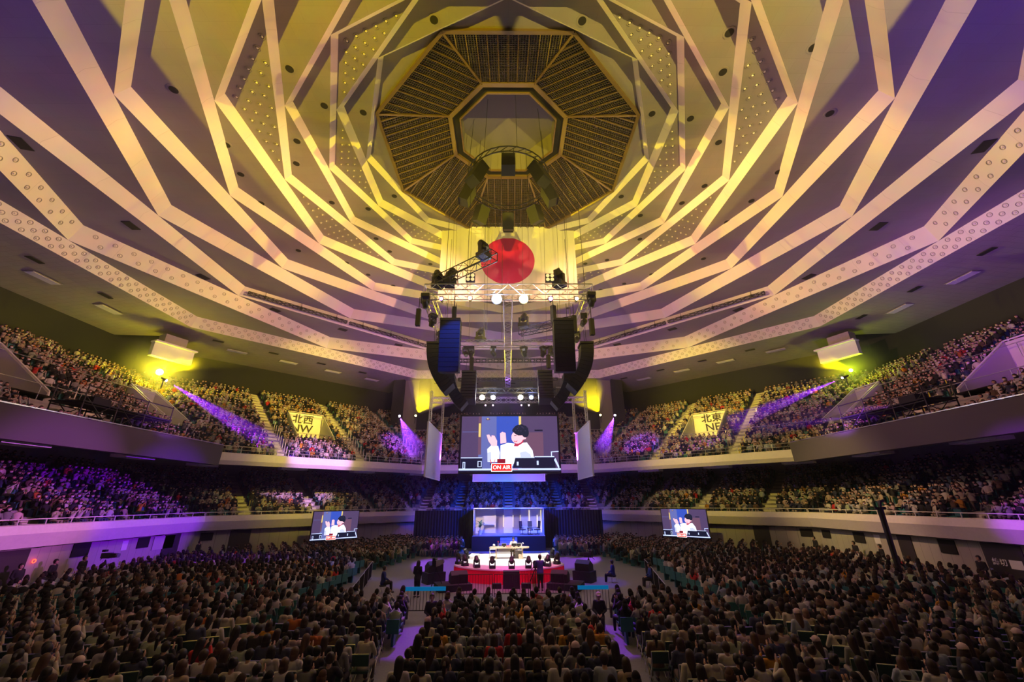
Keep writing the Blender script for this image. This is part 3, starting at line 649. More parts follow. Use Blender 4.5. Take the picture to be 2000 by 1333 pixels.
for s in (-1, 1):
    for y in (40.9, 48.6): truss('screen_leg_truss', (s*7.85, y, 12.1), (s*7.85, y, 16.1 if y > 45 else 15.2), .2, .2, '%s vertical silver leg truss holding the %s side screen' % ('front' if y < 45 else 'rear', 'left' if s < 0 else 'right'), 'alu', 'vertical leg trusses')
truss('lighting_truss', (-4.9, 40.8, 15.2), (4.9, 40.8, 15.2), .45, .45, 'lamp truss directly above the centre screen', 'black')
# bar trusses along the far ceiling
for az, s in ((135, 'left'), (45, 'right')):
    for k, (t0, t1) in enumerate((( -11.2, -.4), (.0, 11.4)) if az == 45 else ((.4, 11.2), (-11.4, -.0))):
        T = truss('hung_bar_truss', at(az, 28, t0, 25.5), at(az, 28, t1, 25.5), .30, .30, '%s dark bar truss hung under the %s far ceiling' % (('outer', 'inner')[k], s), 'black', 'bar trusses under the far ceiling', .42, .035, .03)
        for q in (.12, .5, .85):
            p = at(az, 28, t0+(t1-t0)*q, 25.5)-T.location; B = MB(); B.tube([p, p+Vector((0, 0, 3.4))], .025, 4); B.tube([p+Vector((0, 0, -.1)), p+Vector((0, 0, .25))], .12, 6); B.build('hanger', M['black'], T)
# moving head lamps
def head_mesh(parent, emit=None, up=False, s=1.0):
    """base, yoke and head; hangs downward unless up"""
    z = 1 if up else -1
    b = MB(); b.box((0, 0, z*.09*s), (.42*s, .36*s, .18*s)); b.build('base', M['black'], parent)
    b = MB()
    for x in (-.19, .19): b.bar((x*s, 0, z*.16*s), (x*s, 0, z*.5*s), .06*s, .14*s)
    b.build('yoke', M['black'], parent)
    hd = MB(); hd.tube([(0, .14*s, z*.66*s), (0, .05*s, z*.5*s), (0, -.06*s, z*.36*s*1.1), (0, -.10*s, z*.33*s)], [.13*s, .17*s, .15*s, .1*s], 12); h = hd.build('head', M['black'], parent)
    l = MB(); l.cyl((0, .14*s, z*.66*s), (0, .165*s, z*.69*s), .125*s, .12*s, 14); o = l.build('lens', emit or M['lens'], h)
M['lens'] = mat('dark_lens', (.15, .16, .2), .1)
EM = {'warm': mat_emit('lamp_warm', (1, .86, .55), 30), 'white': mat_emit('lamp_white', (.82, .86, 1), 40), 'violet': mat_emit('lamp_violet', (.45, .2, 1), 14), 'blue': mat_emit('lamp_blue', (.25, .35, 1), 22), 'pink': mat_emit('lamp_pink', (1, .4, .8), 14)}
# big bright lamps facing the hall : can + yoke + lens
def bright(loc, kind, r, label, group, tilt=0.15):
    T = empty('stage_lamp', loc, 0, label, 'lamp', group); b = MB(); b.tube([(0, .35, 0), (0, .1, 0), (0, -.12, -.02)], [r*.7, r*1.02, r*1.15], 14); b.build('housing', M['black'], T)
    b = MB(); b.cyl((0, -.13, -.02), (0, -.15, -.025), r, r, 18); b.build('lens', EM[kind], T)
    b = MB(); b.tube([(-r*1.25, .05, 0), (-r*1.25, .05, r*1.2+.1), (r*1.25, .05, r*1.2+.1), (r*1.25, .05, 0)], .025, 5); b.build('yoke', M['black'], T); return T
for x, z, k, r, lab in ((-.80, 17.42, 'white', .33, 'blinding white-blue lamp under the front truss, left of the centre spine'), (1.02, 17.42, 'warm', .30, 'blinding warm lamp under the front truss, right of the centre spine'),
        (-2.62, 17.5, 'warm', .12, 'small warm lamp under the left half of the front truss'), (-4.55, 17.45, 'violet', .11, 'small violet lamp under the left end of the front truss'),
        (2.85, 17.45, 'violet', .13, 'violet lamp under the right half of the front truss'), (4.62, 17.45, 'warm', .11, 'small warm lamp under the right end of the front truss'), (-4.6, 15.9, 'warm', .09, 'tiny warm lamp just left above the left main speaker stack')):
    bright((x, 24.75 if z > 17 else 26.8, z), k, r, lab, 'lit lamps on the front truss')
for x, z, k, r, lab in ((-2.65, 14.45, 'warm', .26, 'bright warm lamp above the centre screen, outer left'), (-1.55, 14.45, 'white', .22, 'bright blue-white lamp above the centre screen, inner left'), (1.22, 14.45, 'warm', .26, 'bright warm lamp above the centre screen, inner right'), (2.3, 14.45, 'blue', .2, 'blue lamp above the centre screen, outer right'),
        (-2.3, 13.65, 'pink', .07, 'tiny pink lamp close above the screen, outer left'), (-1.55, 13.65, 'pink', .07, 'tiny pink lamp close above the screen, inner left'), (1.3, 13.65, 'pink', .07, 'tiny pink lamp close above the screen, inner right'), (2.05, 13.65, 'pink', .07, 'tiny pink lamp close above the screen, outer right')):
    bright((x, 40.55, z), k, r, lab, 'lit lamps above the centre screen')
proto = empty('moving_light', (-4.9, 25, RZ+.4), .6, 'moving light standing on the left end of the front truss', 'lamp', 'moving lights of the rig'); head_mesh(proto, up=True, s=1.9)
protod = empty('moving_light', (-5.6, 24.6, RZ-.4), 0, 'moving light hanging under the front left corner of the rig', 'lamp', 'moving lights of the rig'); head_mesh(protod, up=False, s=1.35)
def mv(src, loc, rz, label): c = copy_tree(src, None, label); c.location = loc; c.rotation_euler = (0, 0, rz); return c
mv(proto, (-1.6, 22.4, RZ+1.05), .9, 'tall moving light at the tip of the slanting truss before the red disc')
mv(proto, (3.55, 25, RZ+.4), 2.4, 'moving light on the right end of the front truss')
mv(proto, (-2.6, 35, RZ+.3), -.5, 'moving light standing on the left part of the rear truss'); mv(proto, (1.3, 31.9, RZ+.3), -.4, 'moving light standing on the inner slanting truss'); mv(proto, (-4.1, 24.9, RZ+.42), -1.5, 'second moving light on the left end of the front truss')
for i, (x, y, lab) in enumerate(((5.6, 24.6, 'under the front right corner of the rig'), (-5.7, 28, 'under the left side truss, forward'), (5.7, 28, 'under the right side truss, forward'), (-5.7, 31.5, 'under the left side truss, rearward'), (5.7, 31.5, 'under the right side truss, rearward'),
        (-3.9, 35, 'under the rear truss beside the left speaker stack'), (3.9, 35, 'under the rear truss beside the right speaker stack'), (-1.4, 35, 'under the rear truss left of the spine'), (1.4, 35, 'under the rear truss right of the spine'), (-3.4, 35.0, 'under the rear truss left half'), (3.2, 35.0, 'under the rear truss right half'))):
    mv(protod, (x, y, RZ-.3), i*.7, 'moving light hanging '+lab)
# four-lens blinder units and frame units on the front truss
def blinder(loc, label):
    T = empty('blinder_lamp', loc, 0, label, 'lamp', 'four-eye lamps on the rig'); b = MB(); b.box((0, .1, 0), (.62, .2, .62)); b.build('housing', M['black'], T)
    for x in (-.15, .15):
        for z in (-.15, .15): b = MB(); b.cyl((x, 0, z), (x, -.03, z), .125, .125, 12); b.build('lens', M['blind'], T)
M['blind'] = mat('reflector', (.8, .7, .45), .2, .2, emit=(1, .8, .35), es=.8)
blinder((-2.6, 24.3, RZ+.75), 'four-eye lamp on the front truss left of the red disc'); blinder((2.85, 24.5, RZ+.85), 'four-eye lamp on the front truss right of the red disc')
for x, lab in ((-3.75, 'left'), (3.6, 'right')):
    T = empty('lamp_frame', (x, 24.9, RZ+.4), .2, 'upright black ladder frame on the %s part of the front truss' % lab, 'frame', 'ladder frames'); b = MB()
    for s in (-1, 1): b.bar((s*.25, 0, 0), (s*.15, 0, 1.25), .06)
    for k in range(4): b.bar((-.22, 0, .15+.35*k), (.22, 0, .15+.35*k), .05)
    b.build('frame', M['black'], T); b = MB(); b.cyl((0, 0, .2), (0, 0, .6), .16, .14, 12); b.build('lamp_body', M['black'], T)
for i, (x, y, z, lab) in enumerate(((-6.2, 25.5, 16.9, 'far left, outermost'), (-3.7, 25.2, 16.9, 'left, before the main speakers'), (5.9, 26.5, 16.6, 'far right, outermost'), (4.6, 26.2, 16.7, 'right, before the main speakers'), (-3.35, 35.2, 16.7, 'low behind the left stack'), (3.6, 34.8, 16.8, 'low behind the right stack'), (3.1, 25.6, 17.2, 'right of the violet lamp'))):
    T = empty('column_speaker', (x, y, z), .1*i, 'slim black column speaker hanging from the rig, '+lab, 'loudspeaker', 'column speakers of the rig'); b = MB(); b.box((0, 0, -.45), (.30, .3, 1.25)); b.build('cabinet', M['grille'], T); b = MB(); b.tube([(0, 0, .15), (0, 0, 1.1)], .03, 5); b.build('bracket', M['black'], T)
# cables from the rig to the roof
for i, (x, y) in enumerate(((-4.4, 25), (-2.9, 25.1), (4.2, 25.2), (5.3, 25), (-5.6, 34), (5.6, 34), (-.6, 35), (-7.6, 45), (7.6, 45), (-6.5, 50), (6.5, 50))):
    b = MB(); b.tube([(0, 0, 0), (0, 0, 10.3 if y < 40 else 7.5)], .02, 4); o = b.build('hoist_chain', M['black']); o.location = (x, y, RZ+.45 if y < 44 else (16.7 if y > 48 else 20.1)); tag(o, 'thin dark hoist chain above the rig, %s' % ('left front outer', 'left front inner', 'right front inner', 'right front outer', 'left rear', 'right rear', 'rear beside the spine', 'left over the thin bar', 'right over the thin bar', 'far left over the long truss', 'far right over the long truss')[i], 'chain', 'hoist chains')
M['cable'] = M['black']
# line arrays
def array(x, y, ztop, n, h, w, d, face, curve, label, a0=0.):
    """stack of cabinets; face is the yaw of the front, curve the tilt added per cabinet"""
    T = empty('line_array', (x, y, ztop), face, label, 'loudspeaker', 'hanging speaker arrays'); b = MB(); b.box((0, 0, .12), (w*1.02, d*1.1, .16)); b.bar((-.3, 0, .2), (-.3, 0, 1.5), .03); b.bar((.3, 0, .2), (.3, 0, 1.5), .03); b.build('fly_frame', M['black'], T)
    p = Vector((0, -d/2, 0)); ang = a0; cab = None      # front face line
    for i in range(n):
        a = ang+curve*i; dv_ = Vector((0, math.sin(a), -math.cos(a))); nx_ = Vector((0, -math.cos(a), -math.sin(a)))
        c = p+dv_*(h/2)-nx_*(d/2)
        if cab is None:
            b = MB(); b.add([(-w/2, -d/2, -h*.49), (w/2, -d/2, -h*.49), (w/2, -d/2, h*.49), (-w/2, -d/2, h*.49), (-w/2, d/2, -h*.36), (w/2, d/2, -h*.36), (w/2, d/2, h*.36), (-w/2, d/2, h*.36)], [(0, 1, 2, 3), (5, 4, 7, 6), (4, 0, 3, 7), (1, 5, 6, 2), (3, 2, 6, 7), (4, 5, 1, 0)]); cab = b.build('cabinet', M['grille'], T); q = cab
            g = MB(); g.box((0, -d/2-.012, 0), (w*.96, .02, h*.9)); g.build('front_grille', M['cloth_black'], q)
        else: q = copy_tree(cab, T)
        q.location = c; q.rotation_euler = (a, 0, 0); p = p+dv_*h
    return T
array(-3.85, 25, 15.78, 11, .315, 1.32, .9, 0, .012, 'tall black main speaker stack facing the camera on the left of the rig')
array(3.62, 25, 15.77, 11, .315, 1.32, .9, 0, .012, 'tall black main speaker stack facing the camera on the right of the rig')
array(-5.45, 28.2, 15.3, 11, .36, 1.25, .9, -PI/2, .075, 'curved black speaker array facing the left stand')
array(5.7, 28.2, 15.3, 11, .36, 1.25, .9, PI/2, .075, 'curved black speaker array facing the right stand')
array(-4.7, 31.5, 13.9, 9, .34, 1.1, .8, -PI/2, .085, 'lower curved speaker array behind the left outer one', .15)
array(4.8, 31.5, 13.9, 9, .34, 1.1, .8, PI/2, .085, 'lower curved speaker array behind the right outer one', .15)
array(-3.55, 35.6, 15.45, 9, .33, 1.3, .9, PI, .05, 'rear speaker stack turned away, between the rig and the left of the screen')
array(3.3, 35.6, 15.45, 9, .33, 1.3, .9, PI, .05, 'rear speaker stack turned away, between the rig and the right of the screen')

# ------------------------------------------------------------------ video screens
def em(n, c, s=1.0): return mat_emit('picture_'+n, tuple(((x/255)**2.2)*s for x in c), 1.0)
PC = [em('mauve', (92, 74, 112)), em('strip', (235, 205, 120), 1.2), em('lav', (110, 118, 190)), em('blue', (66, 92, 205)), em('hair', (38, 42, 62)), em('skin', (255, 190, 205), 1.4), em('cloth', (238, 240, 255), 1.6), em('dark', (36, 36, 58)), em('redp', (150, 30, 50)), em('red', (225, 45, 40), 1.3), em('white', (255, 250, 245), 2.0), em('brown', (120, 85, 110)), em('desk', (190, 205, 250), 1.5), em('lip', (205, 60, 90)), em('shade', (205, 212, 245), 1.2)]
def picture(W, H, parent, dim=1.0):
    b = MB(); lay = [0]
    def P(x, y): return ((x-465)/1085*W-W/2, (805-y)/615*H-H/2)
    def poly(pts, mi, ex=0):
        lay[0] += 1; y = -.004-.0015*lay[0]; q = [P(*p) for p in pts]
        b.add([(x, y, z) for x, z in q], [tuple(range(len(q)))], mi)
    def ell(cx, cy, rx, ry, mi, n=18, a0=0): poly([(cx+rx*math.cos(2*PI*i/n), cy+ry*math.sin(2*PI*i/n)*(-1)) for i in range(n)][::-1], mi)
    R = lambda x0, y0, x1, y1, mi: poly([(x0, y1), (x1, y1), (x1, y0), (x0, y0)], mi)
    R(465, 190, 1550, 805, 0); R(660, 190, 1140, 770, 2); R(860, 190, 1118, 770, 3); R(655, 190, 690, 620, 11); R(658, 270, 682, 425, 1); R(1112, 190, 1140, 300, 1); R(475, 365, 655, 370, 2)
    R(1170, 375, 1385, 650, 11); R(1290, 345, 1382, 362, 7); R(1385, 190, 1550, 640, 0); ell(762, 225, 26, 10, 11); R(752, 212, 768, 224, 1)
    # raised sleeve and hands
    poly([(765, 700), (758, 560), (800, 520), (880, 525), (900, 600), (892, 700)], 6); poly([(812, 530), (770, 470), (748, 402), (778, 398), (800, 432), (806, 408), (838, 412), (868, 470), (866, 525)], 5)
    poly([(905, 500), (900, 385), (925, 368), (962, 380), (972, 490)], 5)
    poly([(905, 720), (906, 520), (985, 492), (1060, 500), (1200, 488), (1262, 575), (1275, 650), (1050, 720), (1040, 745)], 6); poly([(1120, 600), (1185, 585), (1240, 620), (1245, 650), (1130, 652)], 14); poly([(760, 600), (800, 590), (805, 690), (768, 700)], 14)
    poly([(1062, 505), (1055, 530), (1095, 532), (1160, 490), (1165, 455), (1080, 470)], 13)
    ell(1095, 430, 68, 72, 5); poly([(1150, 380), (1200, 395), (1190, 450), (1150, 460)], 5); ell(1180, 425, 16, 24, 5); poly([(1052, 468), (1075, 476), (1100, 466), (1088, 480), (1062, 480)], 13); R(1058, 410, 1085, 416, 4); R(1100, 405, 1135, 411, 4)
    rr = random.Random(3)
    for i in range(26):
        a = rr.uniform(-.25, PI+.1); ell(1132+72*math.cos(a)*rr.uniform(.6, 1), 352-52*math.sin(a)*rr.uniform(.5, 1.1)+5, 26, 22, 4, 10)
    ell(1130, 350, 84, 62, 4); ell(1185, 385, 40, 50, 4); 
    for i in range(9): ell(1070+rr.uniform(0, 130), 310+rr.uniform(0, 50), 7, 4, 0, 6)
    # monitors, phone, sign, desk
    R(450, 770, 1565, 790, 12); R(450, 790, 1565, 805, 7); R(470, 655, 705, 770, 7); R(470, 650, 705, 660, 12); R(655, 690, 700, 755, 12); R(664, 698, 692, 748, 7); R(492, 700, 520, 770, 12); R(500, 706, 512, 765, 7)
    poly([(1042, 765), (1068, 660), (1280, 655), (1282, 765)], 7); poly([(1282, 770), (1282, 650), (1500, 645), (1512, 770)], 7); R(1062, 650, 1280, 660, 12); R(1282, 642, 1500, 652, 12); poly([(1465, 642), (1465, 590), (1550, 585), (1550, 596), (1476, 600), (1476, 642)], 12)
    poly([(1495, 680), (1512, 660), (1550, 750), (1550, 790)], 12); R(1085, 700, 1105, 740, 12); R(1305, 690, 1325, 735, 12)
    R(870, 668, 960, 718, 8); poly([(788, 735), (800, 712), (845, 712), (848, 735)], 7); poly([(800, 712), (792, 674), (797, 672), (810, 712)], 9); poly([(830, 712), (846, 672), (851, 674), (838, 712)], 9)
    R(806, 716, 1034, 804, 10); R(812, 722, 1028, 798, 9); R(1040, 775, 1100, 782, 9)
    pic = b.build('picture', PC, parent); x, z = P(920, 761); ang = .0
    t = text_mesh('sign_lettering', 'ON AIR', .078*H*1.2, PC[10], pic, (x, -.004-.0015*lay[0]-.02, z), (PI/2, 0, 0), .002, 1.0); return pic
def screen(name, loc, rz, W, H, fr, label, group=None, pict=True, back=None):
    T = empty(name, loc, rz, label, 'screen', group); b = MB()
    for s in (-1, 1): b.box((s*(W+fr)/2, .05, 0), (fr, .14, H+2*fr)); b.box((0, .05, s*(H+fr)/2), (W, .14, fr))
    b.build('frame', M['black'] if pict else M['white'], T); b = MB(); b.box((0, .06, 0), (W, .08, H)); b.build('panel', M['dark'] if pict else M['screenwhite'], T)
    if pict: picture(W, H, T)
    return T
M['screenwhite'] = mat('screen_cloth', (.62, .62, .66), .7)
screen('video_screen', (.10, 40.0, 9.83), 0, 9.3, 5.2, .18, 'big centre video screen above the stage showing a clapping man and ON AIR')
screen('projection_screen', (-7.85, 44.7, 9.45), PI/2, 8.6, 5.05, .09, 'blank white side screen hanging left of the centre screen, seen edge-on', 'blank side screens', False)
screen('projection_screen', (7.95, 44.7, 9.45), -PI/2, 8.6, 5.05, .09, 'blank white side screen hanging right of the centre screen, seen edge-on', 'blank side screens', False)
screen('projection_screen', (.05, 49.0, 9.35), 0, 8.1, 5.05, .1, 'blank white rear screen showing only its bottom strip below the centre screen', 'blank side screens', False)
for x, rzz, lab, x0, y0 in ((-1, PI/4, 'left', -16.75, 43.4), (1, -PI/4, 'right', 17.05, 43.15)):
    screen('side_video_screen', (x0, y0, 2.58), rzz, 4.45, 2.5, .05, '%s side video screen by the arena wall showing the clapping man' % lab, 'side video screens')

# ------------------------------------------------------------------ stage
SCN = Vector((0, 32.2, 0)); SR_ = 4.1
def arc(r, n, a0=-152, a1=-28): return [(r*math.cos(math.radians(a0+(a1-a0)*i/n)), SCN.y+r*math.sin(math.radians(a0+(a1-a0)*i/n))) for i in range(n+1)]
st = empty('stage', (0, 32, 0), 0, 'low round-fronted stage with a bright white top and pleated red skirt', 'stage')
ol = [(x, y-32) for x, y in arc(4.1, 24)]; ol += [(3.0, 4.2), (-3.0, 4.2)]
b = MB(); b.prism(ol, .72, .80); b.build('deck', M['stagetop'], st)
b = MB(); n = 240; pts = [(x, y-32) for x, y in arc(4.06, n)]
pts = [(x*(1+.012*(i % 2)), (y-.2)*(1+.012*(i % 2))+.2) for i, (x, y) in enumerate(pts)]; pts = [(-3.0, 4.15)]+pts+[(3.0, 4.15)]
b.add([(x, y, 0.0) for x, y in pts]+[(x, y, .73) for x, y in pts], [(i, i+1, len(pts)+i+1, len(pts)+i) for i in range(len(pts)-1)]); b.build('skirt', M['red'], st)
def box_thing(name, loc, dim, m, label, cat, rz=0, group=None):
    b = MB(); b.box((0, 0, dim[2]/2), dim); o = b.build(name, m, None, loc); o.rotation_euler = (0, 0, rz); return tag(o, label, cat, group)
# set behind the stage : raised room, steps, black drapes
sr = empty('stage_set', (0, 47, 0), 0, 'raised office room set with pale walls behind the stage', 'stage set')
b = MB(); b.box((0, 1.0, .67), (7.4, 4.4, 1.34), 0); b.build('platform', M['cloth_black'], sr); b = MB(); b.box((0, 1.0, 1.36), (7.4, 4.4, .04), 0); b.build('set_floor', M['conc'], sr)
SW = [mat('set_wall_cream', (.80, .74, .62), .6), mat('set_wall_mauve', (.42, .36, .40), .7), mat('set_wall_white', (.82, .80, .86), .5), mat('set_strip', (.95, .8, .5), .4, emit=(1, .8, .45), es=2.0)]
b = MB()
for x0, x1, mi in ((-3.7, -1.45, 0), (-1.45, -.55, 1), (-.55, .45, 2), (.45, 1.35, 1), (1.35, 3.7, 2)): b.box(((x0+x1)/2, 2.7+(.1 if mi == 1 else 0), 2.65), (x1-x0, .1, 2.55), mi)
b.box((-3.68, 1.3, 2.65), (.08, 2.8, 2.55), 0); b.box((3.68, 1.3, 2.65), (.08, 2.8, 2.55), 2); b.box((0, 1.3, 3.95), (7.5, 3.0, .08), 0); b.build('set_wall', SW[:3], sr)
b = MB()
for x in (-.6, .5, 1.3, 2.3, 3.2, -1.5, 3.62): b.box((x, 2.6, 2.6), (.035, .03, 2.2 if x in (3.62, 2.3) else 1.2))
b.build('light_strip', SW[3], sr)
b = MB(); 
for k, (z, y) in enumerate(((1.22, -1.4), (1.08, -1.75), (.94, -2.1))): b.box((0, y, z/2+.35), (1.7, .36, z-.7), 0)
b.build('step', M['blue_step'] if 'blue_step' in M else M['conc'], sr)
b = MB(); b.box((0, -6.3, .74), (1.9, 8.2, .1)); b.box((0, -6.3, .35), (1.8, 8.0, .66), 1); b.build('runway', [M['conc'], M['cloth_black']], sr)
b = MB(); 
for s in (-1, 1): b.box((s*2.35, -1.3, .66), (2.75, .1, 1.32))
b.build('front_drape', M['cloth_black'], sr)
n = 120
for s in (-1, 1):
    b = MB(); pts = [(s*(3.75+6.5*i/n), 1.5+.06*math.sin(i*1.1)) for i in range(n+1)]; b.add([(x, y, 0) for x, y in pts]+[(x, y, 3.75) for x, y in pts], [(i, i+1, n+2+i, n+1+i) for i in range(n)]); b.build('side_drape', M['cloth_black'], sr)
# set furniture
pl = empty('potted_palm', (-3.0, 46.9, 1.38), 0, 'tall potted palm at the left end of the set', 'plant'); b = MB(); b.cyl((0, 0, 0), (0, 0, .42), .16, .22, 14); b.build('pot', M['white'], pl)
b = MB(); b.cyl((0, 0, .4), (0, 0, 1.05), .05, .035, 7); b.build('stem', M['wood'], pl); b = MB(); rr = random.Random(5)
for i in range(22):
    a = rr.uniform(0, 2*PI); l = rr.uniform(.6, 1.05); e = rr.uniform(.5, 1.3); p0 = Vector((0, 0, rr.uniform(.7, 1.1)))
    P = [p0+Vector((math.cos(a)*l*s*math.cos(e*(1-s*.7)), math.sin(a)*l*s*math.cos(e*(1-s*.7)), l*math.sin(e)*s-.55*l*s*s)) for s in (0, .25, .5, .75, 1)]
    sd = Vector((-math.sin(a), math.cos(a), 0))
    for k in range(4):
        w0, w1 = .09*(1-abs(k/4-.35)), .09*(1-abs((k+1)/4-.35))
        b.add([P[k]-sd*w0, P[k]+sd*w0, P[k+1]+sd*w1, P[k+1]-sd*w1], [(0, 1, 2, 3)])
b.build('frond', mat('palm_leaf', (.10, .22, .06), .5), pl)
wb = empty('whiteboard', (-2.05, 48.9, 1.38), .1, 'wheeled whiteboard between the palm and the set door', 'whiteboard'); b = MB(); b.box((0, 0, 1.35), (1.3, .04, .9)); b.build('board', M['white'], wb); b = MB()
for s in (-.68, .68): b.bar((s, 0, 0), (s, 0, 1.85), .04); b.bar((s, -.3, .03), (s, .3, .03), .04)
b.build('stand', M['alu'], wb)
tb = empty('meeting_table', (2.05, 47.4, 1.38), 0, 'round dark meeting table at the right of the set', 'table'); b = MB(); b.cyl((0, 0, .72), (0, 0, .75), .75, .75, 24); b.build('tabletop', M['white'], tb); b = MB(); b.cyl((0, 0, 0), (0, 0, .72), .05, .05, 8); b.cyl((0, 0, 0), (0, 0, .03), .35, .3, 16); b.build('pedestal', M['black'], tb)
ch = empty('office_chair', (1.45, 47.0, 1.38), .9, 'dark office chair at the left of the meeting table', 'chair', 'office chairs on the set'); b = MB(); b.box((0, 0, .48), (.5, .5, .08)); b.build('seat', M['black'], ch); b = MB(); b.box((0, .24, .95), (.46, .06, .75), 0, Matrix.Rotation(-.12, 3, 'X')); b.build('backrest', M['black'], ch)
b = MB(); b.cyl((0, 0, .08), (0, 0, .45), .03, .03, 8)
for i in range(5): a = 2*PI*i/5; b.bar((0, 0, .1), (.3*math.cos(a), .3*math.sin(a), .05), .04)
for s in (-.28, .28): b.bar((s, .15, .5), (s, .1, .7), .03); b.bar((s, .2, .7), (s, -.15, .7), .05, .03)
b.build('base', M['black'], ch)
for p, r, lab in (((2.25, 46.7, 1.38), .1, 'dark office chair in the middle before the meeting table'), ((3.0, 47.1, 1.38), -1.1, 'dark office chair at the right end of the set')): c = copy_tree(ch, None, lab); c.location = p; c.rotation_euler = (0, 0, r)
# desk on the stage
dk = empty('desk', (0.02, 33.2, .80), 0, 'long pale wood desk with rounded ends on the stage', 'desk'); b = MB()
ol = [(1.12+.34*math.cos(a), .36*math.sin(a)) for a in [(-PI/2+PI*i/10) for i in range(11)]]+[(-1.12-.34*math.cos(a), -.36*math.sin(a)) for a in [(-PI/2+PI*i/10) for i in range(11)]]
b.prism(ol, .69, .77); b.build('desktop', M['wood'], dk)
for x in (-.95, .95): b = MB(); b.box((x, 0, .345), (.1, .42, .69)); b.build('leg', M['wood'], dk)
sh = empty('shelf_unit', (-.92+.0, 33.9, .80), 0, 'small white open shelf beside the left end of the desk', 'shelf'); b = MB()
for z in (.05, .3, .55): b.box((-.25, 0, z), (.5, .4, .03))
for x in (-.5, 0): b.box((x, 0, .3), (.03, .4, .55))
b.build('frame', M['white'], sh)
box_thing('cabinet', (.66, 33.75, .80), (.7, .4, .5), M['white'], 'white low cabinet under the right half of the desk', 'cabinet')
box_thing('paper_bin', (.80, 33.1, .80), (.22, .22, .3), M['wood'], 'pale bin under the right end of the desk', 'bin')
def prop(name, x, dim, m, label, cat, y=33.2, rz=0): return box_thing(name, (x, y, 1.571), dim, m, label, cat, rz)
M['grey'] = mat('grey_plastic', (.35, .36, .4), .5)
for x, w_, lab in ((-.36, .34, 'small dark monitor left of the seated man'), (.36, .36, 'dark monitor before the seated man'), (.70, .34, 'second dark monitor near the right end of the desk')):
    T = empty('monitor', (x, 33.12, 1.571), 0, lab, 'monitor', 'monitors on the desk'); b = MB(); b.box((0, .02, .14), (w_, .03, .2)); b.build('casing', M['white'], T); b = MB(); b.box((0, 0.0, .14), (w_*.92, .012, .17)); b.build('screen_back', M['dark'], T); b = MB(); b.box((0, .03, .02), (.14, .12, .04)); b.build('stand', M['black'], T)
T = empty('on_air_sign', (-.02, 32.93, 1.571), 0, 'small lit red ON AIR sign at the front of the desk', 'sign'); b = MB(); b.box((0, 0, .06), (.3, .05, .12)); b.build('casing', mat_emit('sign_red', (1, .05, .03), 1.5), T); text_mesh('lettering', 'ON AIR', .075, PC[10], T, (0, -.028, .06), (PI/2, 0, 0), .001)
b = MB(); b.cyl((0, 0, 0), (0, 0, .22), .035, .03, 10); b.cyl((0, 0, .22), (0, 0, .3), .02, .02, 8); b.cyl((0, 0, .3), (0, 0, .36), .045, .045, 10, 1); o = b.build('microphone', [M['alu'], M['red']], None, (-.80, 33.3, 1.571)); tag(o, 'upright silver microphone with a pink head on the left of the desk', 'microphone')
b = MB(); b.sphere((0, 0, .09), .1, 10, 7); o = b.build('globe_lamp', M['white'], None, (-1.1, 33.3, 1.571)); tag(o, 'round white lamp at the left end of the desk', 'lamp')
b = MB(); b.tube([(0, 0, 0), (.02, 0, .2), (.1, 0, .26), (.16, 0, .18)], .025, 6); o = b.build('desk_lamp', M['white'], None, (.92, 33.3, 1.571)); tag(o, 'white bent desk lamp at the right end of the desk', 'lamp')
box_thing('paper_stack', (-.72, 33.1, 1.571), (.3, .22, .03), M['paper'], 'stack of white paper at the left of the desk', 'paper')
# lamps standing round the stage edge
pr = None
for i, (x, y, r) in enumerate(((-3.35, 30.7, .9), (-2.85, 29.8, .7), (-2.05, 29.05, .4), (-1.05, 28.6, .15), (.15, 28.45, 0), (1.2, 28.6, -.15), (2.45, 29.3, -.5), (3.15, 30.3, -.8), (-3.1, 33.4, 2.2), (3.15, 33.4, -2.2))):
    lab = ('leftmost by the stage corner', 'second along from the left corner', 'third along from the left corner', 'left of the black screen', 'behind the black screen', 'right of the black screen', 'beside the camera operator', 'rightmost by the stage corner', 'rear left beside the wedge', 'rear right beside the wedge')[i]
    if pr is None: pr = empty('stage_moving_light', (x, y, .8), r, 'black moving light on the stage edge, '+lab, 'lamp', 'moving lights on the stage edge'); head_mesh(pr, up=True, s=.9)
    else: mv(pr, (x, y, .8), r+(0 if i < 8 else 0), 'black moving light on the stage edge, '+lab)
def wedge(loc, rz, s, m, label, group):
    T = empty('wedge_speaker', loc, rz, label, 'loudspeaker', group); b = MB(); P = [(-.5, -.35, 0), (-.5, .35, 0), (-.5, .35, .35), (-.5, -.05, .62), (-.5, -.35, .42)]; P = [Vector(p)*s for p in P]; Q = [Vector((-p.x, p.y, p.z)) for p in P]
    b.add(P+Q, [(0, 1, 2, 3, 4)[::-1], (5, 6, 7, 8, 9)]+[(i, (i+1) % 5, (i+1) % 5+5, i+5) for i in range(5)]); b.build('cabinet', m, T)
    a, c = P[3], P[4]; b = MB(); n_ = Vector((0, -.20, .30)).normalized()*.015; b.add([Vector((-.45*s, c.y, c.z))+n_*0, Vector((.45*s, c.y, c.z)), Vector((.45*s, a.y, a.z)), Vector((-.45*s, a.y, a.z))], [(0, 1, 2, 3)]); 
    for v_i in range(4): b.v[v_i] = tuple(Vector(b.v[v_i])+Vector((0, -.008, .012)))
    b.build('front_grille', M['grille'], T)
wedge((-2.45, 32.9, .8), 2.6, .62, M['white'], 'pale wedge monitor at the left rear of the stage', 'stage wedges'); wedge((2.55, 32.9, .8), -2.6, .62, M['white'], 'pale wedge monitor at the right rear of the stage', 'stage wedges')
